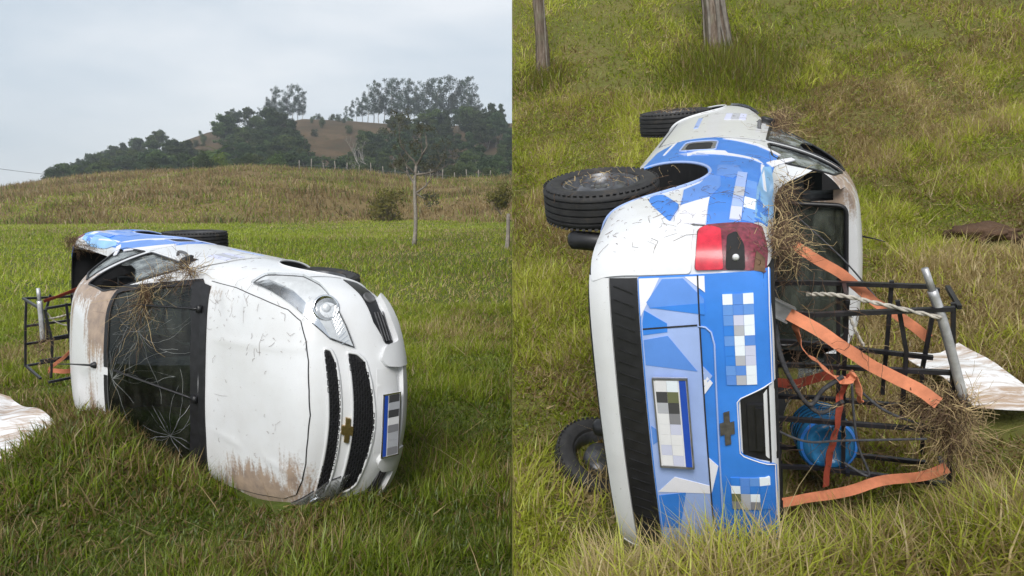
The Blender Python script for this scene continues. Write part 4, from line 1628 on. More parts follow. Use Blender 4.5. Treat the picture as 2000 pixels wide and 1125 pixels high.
scraps(ML, 'bits of straw and root scattered over the white hood and wing', 130, lambda r: ('top', r.uniform(-.36, .6), r.choice((r.uniform(-.7, .7), r.uniform(.3, .72)))) if r.random() < .75 else ('side', r.uniform(-1.2, .4), r.uniform(.6, .95)), 5)
scraps(MR, 'bits of straw scattered over the bumper corner and blue side', 240, lambda r: ('side', r.uniform(-3.55, -2.9), r.uniform(.36, 1.0)) if r.random() < .7 else ('side', r.uniform(-2.9, -.2), r.uniform(.5, 1.05)), 6)

# ------------------------------------------------------------------ the land: a field with hills behind it, and beside it a hillside cut off by an upright earth face


def sstep(a, b, x):
    t = np.clip((x - a) / (b - a), 0, 1)
    return t * t * (3 - 2 * t)


def wob(X, Y, s, seed=0):
    r = np.random.default_rng(seed)
    z = np.zeros_like(np.asarray(X, float) + np.asarray(Y, float))
    for k in range(7):
        a, p = r.uniform(0, 6.28, 2)
        f = s * r.uniform(.6, 2.2)
        z = z + np.sin((X * math.cos(a) + Y * math.sin(a)) * f + p) / 7
    return z


CREST = ([-150, -93, -83.6, -69.6, -55.7, -46.4, -37, -23, -13, 0, 40], [1.0, 2.1, 3.4, 4.6, 5.7, 5.9, 5.4, 4.4, 3.8, 4.0, 4.5])
RIDGE = ([-420, -300, -260, -225, -187, -157, -145, -120, -100, -77, -50, -25, 0, 80], [-10, -8, -4, 5, 17, 29, 33, 35, 39, 38, 36, 36, 37, 40])


def z_left(X, Y):
    X, Y = np.asarray(X, float), np.asarray(Y, float)
    z = -1.90 + 0.14 * sstep(8, 40, Y) + .05 * wob(X, Y, 1.3, 1) + .10 * wob(X, Y, .35, 2) * sstep(8, 20, Y) + .35 * wob(X, Y, .12, 3) * sstep(20, 55, Y)
    z = z + .035 * wob(X, Y, 6.5, 12) * (1 - sstep(9, 14, Y)) + np.exp(-((Y - 4.9) / 1.0) ** 2) * np.interp(X, [-6, -3.9, -3.5, -3.2, -3.0, -2.75, -2.45, -2.1, -1.7, -1.2, -.5, 0], [0, 0, .06, .30, .40, .38, .15, 0, -.05, -.07, -.10, -.06])
    z = z + .13 * np.exp(-((X + 1.15) / .35) ** 2 - ((Y - 4.42) / .28) ** 2)
    edge = 62 + 7 * wob(X, 0 * Y, .12, 4) + 3 * wob(X, 0 * Y, .5, 14) + 5 * sstep(-30, -5, X)
    foot = sstep(0, 9, Y - edge)
    cz = np.interp(X * 130 / np.maximum(Y, 60), *CREST)
    bank = (0.50 * foot + (cz + 1.75 - .5) * sstep(0, 1, (Y - edge) / (130 - edge)) * .75 + (cz + 1.75 - .5) * .25 * foot)
    bank = bank + foot * (.40 * wob(X, Y, .35, 5) + .42 * wob(X * .45, Y * 1.5, .55, 15) + .22 * wob(X, Y, 1.3, 16))
    z = z + np.where(Y < 130, bank, cz + 2.0)
    # beyond the crest: a dip, then the wooded hill
    back = sstep(132, 165, Y)
    z = z * (1 - back) + 1.0 * back
    rg = np.interp(X * 350 / np.maximum(Y, 150), *RIDGE)
    hill = (rg - 1) * sstep(150, 355, Y)
    z = np.where(Y > 132, z + hill, z)
    z = z - np.clip(Y - 370, 0, 400) * .12
    return z


def z_right(X, Y):
    X, Y = np.asarray(X, float), np.asarray(Y, float)
    z = -2.41 + .156 * np.minimum(X, 12) + .217 * np.minimum(Y, 40)
    d = np.clip(Y - 6.5, 0, 18)
    z = z + .035 * d ** 2 * np.where(Y > 24.5, 1, 1) + np.clip(Y - 24.5, 0, 14) * .9
    z = z + .36 * np.exp(-((Y - 2.42) / .42) ** 2) * sstep(.0, .35, X) * (1 - sstep(1.9, 2.6, X))
    z = z + .05 * wob(X, Y, 2.0, 8) + .16 * wob(X, Y, .7, 9) * sstep(6, 11, Y) + .14 * wob(X, Y, 2.3, 19) * sstep(7, 10, Y) + .06 * wob(X, Y, 1.2, 6) * sstep(2.6, 4, X) - .20 * np.exp(-((X - .50) / .35) ** 2 - ((Y - 4.05) / .55) ** 2) + .045 * wob(X, Y, 6.0, 13)
    return z


def ground_material(name, c0, c1, c2):
    m, ns, ls = new_mat(name)
    tc = node(ns, 'ShaderNodeTexCoord').outputs['Object']
    a = noise(ns, ls, .9, 8, .65, tc)
    b = noise(ns, ls, 14, 6, .7, tc)
    c = mixc(ns, ls, ramp(ns, ls, a, [(.35, 0.0), (.65, 1.0)]), c0, c1)
    c = mixc(ns, ls, ramp(ns, ls, b, [(.45, 0.0), (.75, .7)]), c, c2)
    principled(ns, ls, c, .95, normal=bump(ns, ls, b, .8, .05), spec=.1)


def land_material():
    """field: green near, dry fawn on the bank and clearing, chosen by where it lies"""
    m, ns, ls = new_mat('field_ground')
    tc = node(ns, 'ShaderNodeTexCoord').outputs['Object']
    sep = ns.new('ShaderNodeSeparateXYZ')
    ls.new(tc, sep.inputs[0])
    a = noise(ns, ls, .25, 8, .65, tc)
    b = noise(ns, ls, 9, 6, .7, tc)
    big = noise(ns, ls, .06, 5, .6, tc)
    green = mixc(ns, ls, ramp(ns, ls, a, [(.35, 0.0), (.65, 1.0)]), (.080, .110, .022), (.135, .160, .036))
    green = mixc(ns, ls, ramp(ns, ls, b, [(.4, 0.0), (.75, .6)]), green, (.05, .045, .02))
    dry = mixc(ns, ls, ramp(ns, ls, b, [(.3, 0.0), (.7, 1.0)]), (.13, .095, .045), (.25, .185, .085))
    far = mixc(ns, ls, ramp(ns, ls, big, [(.4, 0.0), (.6, 1.0)]), (.062, .042, .022), (.105, .070, .038))
    far = mixc(ns, ls, ramp(ns, ls, noise(ns, ls, .35, 6, .7, tc), [(.5, 0.0), (.62, .8)]), far, (.050, .052, .024))
    yy = sep.outputs['Y']
    f1 = ramp(ns, ls, math_n(ns, ls, 'MULTIPLY', yy, .005), [(.30, 0.0), (.325, 1.0)])
    f2 = ramp(ns, ls, math_n(ns, ls, 'MULTIPLY', yy, .002), [(.28, 0.0), (.30, 1.0)])
    c = mixc(ns, ls, f1, green, dry)
    c = mixc(ns, ls, f2, c, far)
    principled(ns, ls, c, .95, normal=bump(ns, ls, b, .6, .05), spec=.1)


ground_material('hillside_ground', (.11, .13, .028), (.16, .145, .05), (.12, .085, .042))
ground_material('earth_face', (.085, .055, .032), (.13, .085, .05), (.06, .06, .025))
land_material()


def sheet(name, xs_of, ys, nu, zf, mat, flip):
    u = np.linspace(0, 1, nu) ** 1.15
    U, Y = np.meshgrid(u, ys)
    X = xs_of(U, Y)
    Z = zf(X, Y)
    V = np.stack([X, Y, Z], -1).reshape(-1, 3)
    ny = len(ys)
    i, j = np.meshgrid(np.arange(ny - 1), np.arange(nu - 1), indexing='ij')
    a = (i * nu + j).ravel()
    q = np.stack([a, a + 1, a + nu + 1, a + nu], 1) if not flip else np.stack([a, a + nu, a + nu + 1, a + 1], 1)
    me = bpy.data.meshes.new(name)
    me.from_pydata(V.tolist(), [], q.tolist())
    me.update()
    return link(name, me, mat)


ysL = np.concatenate([np.arange(-3, 12, .16), np.geomspace(12, 60, 70)[:-1], np.arange(60, 140, 1.0), np.geomspace(140, 700, 90)])
field = sheet('field', lambda U, Y: .8 * np.clip(Y - 8, 0, 600) * (1 - np.minimum(U / .12, 1)) - np.maximum(U - .12, 0) / .88 * (1.15 * np.abs(Y) + 5), ysL, 220, z_left, 'field_ground', True)
field['kind'] = 'structure'
ysR = np.concatenate([np.arange(-3, 12, .14), np.arange(12, 44, .35)])
hillside = sheet('hillside', lambda U, Y: U * (1.15 * np.abs(Y) + 5), ysR, 180, z_right, 'hillside_ground', False)
hillside['kind'] = 'structure'


def earth_face():
    V, F = [], []
    ys = np.concatenate([np.arange(-3, 12, .14), np.arange(12, 44, .35)])
    zr, zl = z_right(0 * ys, ys), z_left(0 * ys, ys)
    n = 14
    for y, a, b in zip(ys, zr, zl):
        for k in range(n):
            t = k / (n - 1)
            dent = abs(float(wob(y * 1.7, t * 3.0 + y * .3, 2.2, 81))) * min(1.0, max(0.0, a - b)) * .5 * math.sin(math.pi * t) ** .7
            V.append((dent, y, b + (a - b) * t))
    for i in range(len(ys) - 1):
        for k in range(n - 1):
            p = i * n + k
            F.append((p, p + n, p + n + 1, p + 1))
    o = mesh_obj('earth_bank', V, F, 'earth_face')
    o['kind'] = 'structure'


earth_face()

# ------------------------------------------------------------------ grass


def grass_material():
    m, ns, ls = new_mat('grass_blade')
    at = node(ns, 'ShaderNodeAttribute', attribute_name='tint')
    df = ns.new('ShaderNodeBsdfDiffuse')
    tr = ns.new('ShaderNodeBsdfTranslucent')
    gl = ns.new('ShaderNodeBsdfGlossy')
    gl.inputs['Roughness'].default_value = .40
    gl.inputs[0].default_value = (.85, .9, .85, 1)
    ls.new(at.outputs['Color'], df.inputs[0])
    ls.new(at.outputs['Color'], tr.inputs[0])
    m1, m2 = ns.new('ShaderNodeMixShader'), ns.new('ShaderNodeMixShader')
    m1.inputs[0].default_value = .48
    ls.new(df.outputs[0], m1.inputs[1])
    ls.new(tr.outputs[0], m1.inputs[2])
    m2.inputs[0].default_value = .022
    ls.new(m1.outputs[0], m2.inputs[1])
    ls.new(gl.outputs[0], m2.inputs[2])
    o = ns.new('ShaderNodeOutputMaterial')
    ls.new(m2.outputs[0], o.inputs['Surface'])


grass_material()


def in_truck(P):
    bad = np.zeros(len(P), bool)
    for M in (ML, MR):
        Mi = np.array(M.inverted())
        q = P @ Mi[:3, :3].T + Mi[:3, 3]
        x, y, z = q.T
        top = np.where(x > -.45, .98, np.where(x > -1.9, 1.0 + .45 * np.clip((-.45 - x) / .55, 0, 1), 1.06))
        bad |= (x > -3.70) & (x < .86 - .25 * np.clip(np.abs(y), 0, 1)) & (z > .20) & (z < top - .01) & (y < .88) & (y > -.80 + .28 * np.clip((x - .1) / .6, 0, 1))
    return bad


def sample(side, n, y0, y1, power, wmul=.90, wadd=.9):
    """points on one side of the cut, density falling as 1/Y^power"""
    Y = np.linspace(y0, y1, 4000)
    w = (wmul * Y + wadd) * Y ** (-power)
    cdf = np.cumsum(w)
    cdf /= cdf[-1]
    y = np.interp(RNG.uniform(0, 1, n), cdf, Y)
    x = RNG.uniform(0, 1, n) * (wmul * y + wadd)
    return (-x if side < 0 else x), y


def patchy(x, y, s, seed):
    return np.clip(.5 + 1.1 * wob(x, y, s, seed) + .6 * wob(x, y, s * 3.1, seed + 20), 0, 1)


PAL_G = np.array([(.078, .122, .009), (.210, .288, .016), (.385, .450, .040)])
PAL_H = np.array([(.125, .165, .012), (.325, .380, .028), (.530, .555, .085)])
PAL_D = np.array([(.180, .118, .050), (.340, .245, .110), (.560, .450, .230)])


def pal(P, t):
    t = np.clip(t, 0, 1) * (len(P) - 1)
    i = np.clip(t.astype(int), 0, len(P) - 2)
    f = (t - i)[:, None]
    return P[i] * (1 - f) + P[i + 1] * f


def grass(name, label, side, x, y, L, w, lean, curl, dry, tone, seg=2, flow=1.0, parent=None, exclude=None):
    """bent tapering blades standing on the land; dry = chance that a blade is straw"""
    zf = z_left if side < 0 else z_right
    n = len(x)
    P = np.stack([x, y, zf(x, y) - .015], 1)
    az = 3.0 * wob(x, y, .9, 61) * flow + 2.2 * wob(x, y, 2.6, 62) * flow + RNG.normal(0, 1.1, n) + math.pi * RNG.integers(0, 2, n)
    ang = np.clip(np.where(RNG.uniform(0, 1, n) < .5, RNG.normal(lean, .25, n), RNG.normal(lean * 1.9, .35, n)), 0, 1.5)
    kk = curl * RNG.uniform(.2, 1.5, n)
    L = L * RNG.uniform(.45, 1.25, n)
    w = w * RNG.uniform(.6, 1.35, n)
    dx, dy = np.cos(az), np.sin(az)
    spin = az + math.pi / 2 + RNG.normal(0, .5, n)
    sx, sy = np.cos(spin), np.sin(spin)
    V = np.zeros((n, 2 * seg + 1, 3))
    p = P.copy()
    for s in range(seg + 1):
        t = s / seg
        ww = (w * (1 - .75 * t ** 1.5))[:, None] / 2
        sd = np.stack([sx, sy, 0 * sx], 1) * ww
        if s < seg:
            V[:, 2 * s] = p - sd
            V[:, 2 * s + 1] = p + sd
        else:
            V[:, 2 * s] = p
        d = np.stack([dx * np.sin(ang), dy * np.sin(ang), np.cos(ang)], 1)
        p = p + d * (L / seg)[:, None]
        ang = np.minimum(ang + kk / seg, 1.9)
    keep = ~in_truck(P)
    near = y < 9
    for s in range(2, 2 * seg + 1, 2):
        keep &= ~(near & in_truck(V[:, s]))
    if exclude is not None:
        keep &= ~exclude(x, y)
    V = V[keep]
    tip = V[:, :, 2]
    base = zf(V[:, :, 0], V[:, :, 1])
    V[:, 1:, 2] = np.maximum(tip, base + .004)[:, 1:]
    V[:, :, 0] = np.maximum(V[:, :, 0], .004) if side > 0 else np.minimum(V[:, :, 0], -.004)
    n = len(V)
    isdry = RNG.uniform(0, 1, n) < dry[keep]
    tn = np.clip(tone[keep] + RNG.normal(0, .22, n), 0, 1)
    col = np.where(isdry[:, None], pal(PAL_D, tn), pal(PAL_G if side < 0 else PAL_H, tn))
    C = np.repeat(col[:, None, :], 2 * seg + 1, 1)
    C[:, -1] = C[:, -1] * .7 + .3 * PAL_D[1]
    m = 2 * seg + 1
    tris = []
    for s in range(seg - 1):
        q = 2 * s
        tris += [(q, q + 1, q + 3), (q, q + 3, q + 2)]
    q = 2 * (seg - 1)
    tris.append((q, q + 1, q + 2))
    T = (np.arange(n)[:, None, None] * m + np.array(tris)[None]).reshape(-1, 3)
    me = bpy.data.meshes.new(name)
    me.vertices.add(n * m)
    me.vertices.foreach_set('co', V.astype(np.float32).ravel())
    me.loops.add(len(T) * 3)
    me.loops.foreach_set('vertex_index', T.astype(np.int32).ravel())
    me.polygons.add(len(T))
    me.polygons.foreach_set('loop_start', np.arange(0, len(T) * 3, 3, dtype=np.int32))
    me.update(calc_edges=True)
    at = me.attributes.new('tint', 'FLOAT_COLOR', 'POINT')
    at.data.foreach_set('color', np.concatenate([C.reshape(-1, 3), np.ones((n * m, 1))], 1).astype(np.float32).ravel())
    o = link(name, me, 'grass_blade', parent, True)
    if parent is None:
        tag(o, label, 'grass', None, 'stuff')
    else:
        o['kind'] = 'stuff'
    return o


BOARD_L = [(-4.60, 5.82), (-4.13, 5.75), (-3.40, 5.20), (-3.23, 4.50), (-3.98, 4.85)]
BOARD_R = [(2.36, 4.30), (2.55, 4.28), (2.76, 4.36), (2.79, 4.05), (2.84, 3.66), (2.67, 3.60), (2.44, 3.68), (2.42, 3.95)]


def bare(x, y):
    bad = np.zeros(len(x), bool)
    for poly in (BOARD_L, BOARD_R):
        px, py = [p[0] for p in poly], [p[1] for p in poly]
        c = (x > min(px)) & (x < max(px)) & (y > min(py)) & (y < max(py))
        for i in np.nonzero(c)[0]:
            bad[i] = inside(poly, (x[i], y[i]))
    bad |= np.hypot((x - 4.40) / .36, (y - 6.50) / .42) < .8 + .5 * wob(x, y, 5, 71)
    bad |= (RNG.uniform(0, 1, len(x)) < .75) & (np.hypot((x - .42) / .26, (y - 3.85) / .55) < 1)     # pressed flat by the lower wheel
    return bad


# --- field side
n = 240000
x, y = sample(-1, n, 2.2, 13, 1.05)
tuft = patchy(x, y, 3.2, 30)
scour = np.exp(-((x + 2.7) / 1.1) ** 2 - ((y - 5.2) / .55) ** 2)
fg = grass('field_grass', 'long green grass around the overturned white pickup', -1, x, y, (.075 + .145 * tuft) * (1 + .12 * sstep(4.4, 3.2, y)), .0062 * (1 + y / 14), .42, 1.0,
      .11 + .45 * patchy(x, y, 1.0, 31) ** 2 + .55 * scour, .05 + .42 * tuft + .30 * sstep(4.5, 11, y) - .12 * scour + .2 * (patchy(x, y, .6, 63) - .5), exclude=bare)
x, y = sample(-1, 120000, 12.5, 70, .95)
grass('meadow_grass', 'short bright green pasture behind the overturned white pickup', -1, x, y, .16 + .10 * patchy(x, y, .5, 34), .009 * (1 + y / 11), .45, .9,
      .08 + .34 * patchy(x, y, .22, 35) ** 2 + .30 * sstep(-9, -3, x * 30 / y) * patchy(x, y, .3, 36), .62 + .38 * patchy(x, y, .3, 37))
x, y = sample(-1, 90000, 58, 134, .6, wmul=.92)
ed = 62 + 7 * wob(x, 0 * y, .12, 4) + 3 * wob(x, 0 * y, .5, 14) + 5 * sstep(-30, -5, x)
k = y > ed - 1.0 + RNG.normal(0, 2.2, len(y))
x, y, ed = x[k], y[k], ed[k]
path = np.exp(-((x + 44 + (y - 60) * .10) / 2.2) ** 2)
grass('bank_grass', 'tall brown dry grass on the bank behind the green pasture', -1, x, y, (.30 + .85 * patchy(x * .6, y * 1.5, .55, 39)) * (1 - .6 * path), .085 * (1 + .3 * sstep(80, 130, y)), .35, 1.1,
      np.clip(.74 + .2 * patchy(x, y, .15, 38) - .35 * sstep(-40, -5, x * 60 / y) * patchy(x, y, .2, 47) - .7 * path, 0, 1), .05 + .55 * patchy(x * .5, y * 1.5, .4, 40) + .2 * path)

# --- hillside
n = 275000
x, y = sample(1, n, 2.0, 12.5, 1.0)
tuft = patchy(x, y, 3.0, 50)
lip = sstep(3.2, 2.5, y)
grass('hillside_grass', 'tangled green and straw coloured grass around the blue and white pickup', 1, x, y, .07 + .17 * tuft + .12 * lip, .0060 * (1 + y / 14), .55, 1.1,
      np.clip(.17 + .75 * patchy(x, y, 1.2, 41) ** 1.6 + .30 * lip + .3 * np.exp(-((x - 3.3) / .7) ** 2 - ((y - 5.0) / 1.0) ** 2), 0, .85), .24 + .66 * tuft + .40 * (patchy(x, y, .8, 64) - .5) + .18 * lip, exclude=bare)  # tone follows tuft height: mound highlights and shade painted into the blade colour
x, y = sample(1, 130000, 11.5, 27, .7, wmul=.92)
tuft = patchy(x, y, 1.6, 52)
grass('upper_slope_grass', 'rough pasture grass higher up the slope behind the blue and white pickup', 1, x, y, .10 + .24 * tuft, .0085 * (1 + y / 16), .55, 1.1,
      .15 + .55 * patchy(x, y, .6, 44) ** 1.5, .28 + .66 * tuft + .45 * (patchy(x, y, .5, 65) - .5))  # tall tufts lighter, low gaps darker: mounding shadows put into the tint


def stalks():
    """long dead stalks lying loose over the turf"""
    for side, name, label, n, y0, y1 in ((1, 'straw_stalks', 'long dead straw stalks lying over the hillside grass', 5200, 2.2, 14), (-1, 'straw_stalks', 'scattered dead straw stalks in the field grass', 1500, 2.6, 11)):
        x, y = sample(side, n, y0, y1, 1.1)
        pz = patchy(x, y, .9, 41)
        k = RNG.uniform(0, 1, n) < .25 + .75 * pz
        x, y = x[k], y[k]
        n2 = len(x)
        grass(name, label, side, x, y, np.full(n2, .48), .0042 * (1 + y / 12), .95, .75, np.ones(n2), np.full(n2, .72), seg=3, flow=.4, exclude=bare)


stalks()

# ------------------------------------------------------------------ boards, clods


def board_material():
    m, ns, ls = new_mat('board_white')
    tc = node(ns, 'ShaderNodeTexCoord').outputs['Object']
    mp = ns.new('ShaderNodeMapping')
    mp.inputs['Rotation'].default_value = (0, 0, .7)
    mp.inputs['Scale'].default_value = (3, 11, 5)
    ls.new(tc, mp.inputs['Vector'])
    f = ramp(ns, ls, noise(ns, ls, 1.0, 8, .68, mp.outputs[0], 1.0), [(.44, 0.0), (.60, .9)])
    c = mixc(ns, ls, f, (.74, .74, .75), (.34, .22, .13))
    principled(ns, ls, c, .45, normal=bump(ns, ls, noise(ns, ls, 6, 4, .6, tc), .2, .02))


board_material()


def board(poly, zf, label, lift, tilt, seed):
    rr = random.Random(seed)
    ring = resample(poly, .08)
    pts = [Vector(p) for p in ring]
    n0 = len(pts)
    xs, ys = [p[0] for p in poly], [p[1] for p in poly]
    for i in range(30):
        for j in range(30):
            q = (min(xs) + i * .08, min(ys) + j * .08)
            if q[0] < max(xs) and q[1] < max(ys) and inside(ring, q) and min((q[0] - a) ** 2 + (q[1] - b) ** 2 for a, b in ring) > .0016:
                pts.append(Vector(q))
    vo, _, fo, *_ = delaunay_2d_cdt(pts, [(i, (i + 1) % n0) for i in range(n0)], [], 1, 1e-6)
    cx, cy = sum(xs) / len(xs), sum(ys) / len(ys)
    z0 = float(zf(cx, cy))
    if tilt[0] == 'plane':
        z0, gx, gy, lift, tilt = tilt[1] + tilt[2] * (cy - 5.2), 0.0, tilt[2], 0.0, (0, 0)
    else:
        gx = float(zf(cx + .3, cy) - zf(cx - .3, cy)) / .6
        gy = float(zf(cx, cy + .3) - zf(cx, cy - .3)) / .6
    top = [Vector((p.x, p.y, z0 + gx * (p.x - cx) + gy * (p.y - cy) + lift + tilt[0] * (p.x - cx) + tilt[1] * (p.y - cy) + .04 * abs(math.sin(p.x * 5 + p.y * 2.3 + seed)) + .02 * math.cos(p.y * 9 - p.x * 4))) for p in vo]
    V = top + [p - Vector((0, 0, .004)) for p in top]
    n = len(top)
    F = [tuple(f) for f in fo] + [tuple(i + n for i in reversed(f)) for f in fo]
    F += [(i, (i + 1) % n0, (i + 1) % n0 + n, i + n) for i in range(n0)]
    o = mesh_obj('sheet_board', V, F, 'board_white', None, False)
    return tag(o, label, 'board')


board(BOARD_L, z_left, 'muddy white sheet board lying in the grass left of the white pickup', 0, ('plane', -1.66, .10), 1)
board(BOARD_R, z_right, 'torn muddy white sheet lying on the slope beyond the rack', .16, (-.04, .03), 2)


def lumps(name, label, cx, cy, zf, seed, s):
    bm = bmesh.new()
    bmesh.ops.create_icosphere(bm, subdivisions=4, radius=1)
    r = np.random.default_rng(seed)
    ph = r.uniform(0, 6, (14, 4))
    for v in bm.verts:
        d = 1 + sum(.10 / (1 + .25 * k) * math.sin(v.co.x * (2 + k) + p[0]) * math.sin(v.co.y * (2 + k) + p[1]) * math.sin(v.co.z * (2 + k) + p[2]) * 2 for k, p in enumerate(ph))
        v.co = Vector((v.co.x * s[0], v.co.y * s[1], v.co.z * s[2])) * d
    me = bpy.data.meshes.new(name)
    bm.to_mesh(me)
    bm.free()
    o = link(name, me, 'clod_soil')
    o.location = (cx, cy, float(zf(cx, cy)) + s[2] * .25)
    return tag(o, label, 'soil clod')


ground_material('clod_soil', (.085, .052, .034), (.14, .088, .058), (.055, .036, .024))
lumps('soil_clod', 'bare lump of brown soil in the grass above the torn white sheet', 4.36, 6.62, z_right, 3, (.30, .24, .10))
lumps('soil_clod', 'smaller brown soil lump to the right of the bare lump', 4.62, 6.25, z_right, 4, (.20, .15, .09))

# ------------------------------------------------------------------ trees


def leaf_material(name, a, b, tr=.3):
    m, ns, ls = new_mat(name)
    tc = node(ns, 'ShaderNodeTexCoord').outputs['Object']
    oi = ns.new('ShaderNodeObjectInfo')
    c = mixc(ns, ls, ramp(ns, ls, noise(ns, ls, 1.7, 5, .6, tc), [(.3, 0.0), (.7, 1.0)]), a, b)
    hs = ns.new('ShaderNodeHueSaturation')
    ls.new(c, hs.inputs['Color'])
    ls.new(math_n(ns, ls, 'ADD', math_n(ns, ls, 'MULTIPLY', oi.outputs['Random'], .5), .75), hs.inputs['Value'])
    ls.new(math_n(ns, ls, 'ADD', math_n(ns, ls, 'MULTIPLY', oi.outputs['Random'], .05), .475), hs.inputs['Hue'])
    df, tl = ns.new('ShaderNodeBsdfDiffuse'), ns.new('ShaderNodeBsdfTranslucent')
    ls.new(hs.outputs[0], df.inputs[0])
    ls.new(hs.outputs[0], tl.inputs[0])
    mx = ns.new('ShaderNodeMixShader')
    mx.inputs[0].default_value = tr
    ls.new(df.outputs[0], mx.inputs[1])
    ls.new(tl.outputs[0], mx.inputs[2])
    o = ns.new('ShaderNodeOutputMaterial')
    ls.new(mx.outputs[0], o.inputs['Surface'])


leaf_material('leaf_dark', (.038, .056, .026), (.072, .098, .042))
leaf_material('leaf_mid', (.060, .085, .030), (.105, .135, .048))
leaf_material('leaf_eucalypt', (.045, .062, .040), (.080, .102, .062))
leaf_material('leaf_bright', (.10, .15, .025), (.17, .21, .05))
leaf_material('leaf_yellow', (.13, .145, .03), (.22, .21, .06))
leaf_material('leaf_lichen', (.10, .105, .07), (.17, .17, .12))
simple_mat('bark_grey', (.17, .15, .125), .95, vary=.4, scale=6, bumps=.5)
simple_mat('bark_pale', (.30, .28, .25), .95, vary=.3, scale=5, bumps=.4)


def bark_material():
    m, ns, ls = new_mat('bark_brown')
    tc = node(ns, 'ShaderNodeTexCoord').outputs['Object']
    mp = ns.new('ShaderNodeMapping')
    mp.inputs['Scale'].default_value = (22, 22, 3.0)
    ls.new(tc, mp.inputs['Vector'])
    a = noise(ns, ls, 1.0, 8, .7, mp.outputs[0], .8)
    c = ramp(ns, ls, a, [(.30, (.045, .034, .026)), (.50, (.15, .115, .088)), (.70, (.30, .255, .21))])
    c = mixc(ns, ls, ramp(ns, ls, noise(ns, ls, 3.0, 5, .6, tc), [(.5, 0.0), (.7, .6)]), c, (.16, .17, .11))
    principled(ns, ls, c, .95, normal=bump(ns, ls, a, 1.0, .03), spec=.1)


bark_material()
simple_mat('post_wood', (.25, .225, .195), .95, vary=.35, scale=9, bumps=.6)


def leaves(rr, blobs, n, size, droop=0.0, flat=.6):
    """leaf clumps: quads spread through the blobs' volume, thicker towards each blob's shell"""
    V, F = [], []
    wsum = sum(b[1] * b[2] for b in blobs)
    for (c, rx, rz) in blobs:
        k = int(n * rx * rz / wsum)
        for _ in range(k):
            d = Vector((rr.gauss(0, 1), rr.gauss(0, 1), rr.gauss(0, 1))).normalized()
            r = rr.uniform(.25, 1) ** .45 * (1 + rr.gauss(0, .24))
            p = Vector(c) + Vector((d.x * rx, d.y * rx, d.z * rz)) * r
            nrm = (d + Vector((rr.gauss(0, flat), rr.gauss(0, flat), rr.gauss(0, flat) + .4))).normalized()
            u = nrm.orthogonal().normalized()
            u = Matrix.Rotation(rr.uniform(0, 6.28), 3, nrm) @ u
            v = nrm.cross(u)
            s = size * rr.uniform(.5, 1.3)
            b = len(V)
            V += [p - u * s * .5, p - v * s * .28 + nrm * s * .06, p + u * s * .55 - Vector((0, 0, droop * s)), p + v * s * .3 + nrm * s * .06]
            F.append((b, b + 1, b + 2, b + 3))
    return V, F


def limb(mb, rr, p, d, L, r, depth, spread=.6, up=.25, n=5, tips=None):
    pts, rad = [Vector(p)], [r]
    q = Vector(p)
    d = Vector(d).normalized()
    for k in range(4):
        d = (d + Vector((rr.gauss(0, .16), rr.gauss(0, .16), rr.gauss(0, .12) + up * .12))).normalized()
        q = q + d * L / 4
        pts.append(q.copy())
        rad.append(r * (1 - .5 * (k + 1) / 4))
    mb.tube(pts, rad, n if depth > 1 else 4, cap=False)
    if depth <= 0:
        if tips is not None:
            tips.append(q)
        return
    for k in range(rr.choice((2, 3, 3))):
        i = rr.choice((2, 3, 4)) if k else 4
        nd = (d + Vector((rr.gauss(0, spread), rr.gauss(0, spread), rr.gauss(0, spread * .6) + up))).normalized()
        limb(mb, rr, pts[i], nd, L * rr.uniform(.55, .8), rad[i] * .7, depth - 1, spread, up, n, tips)


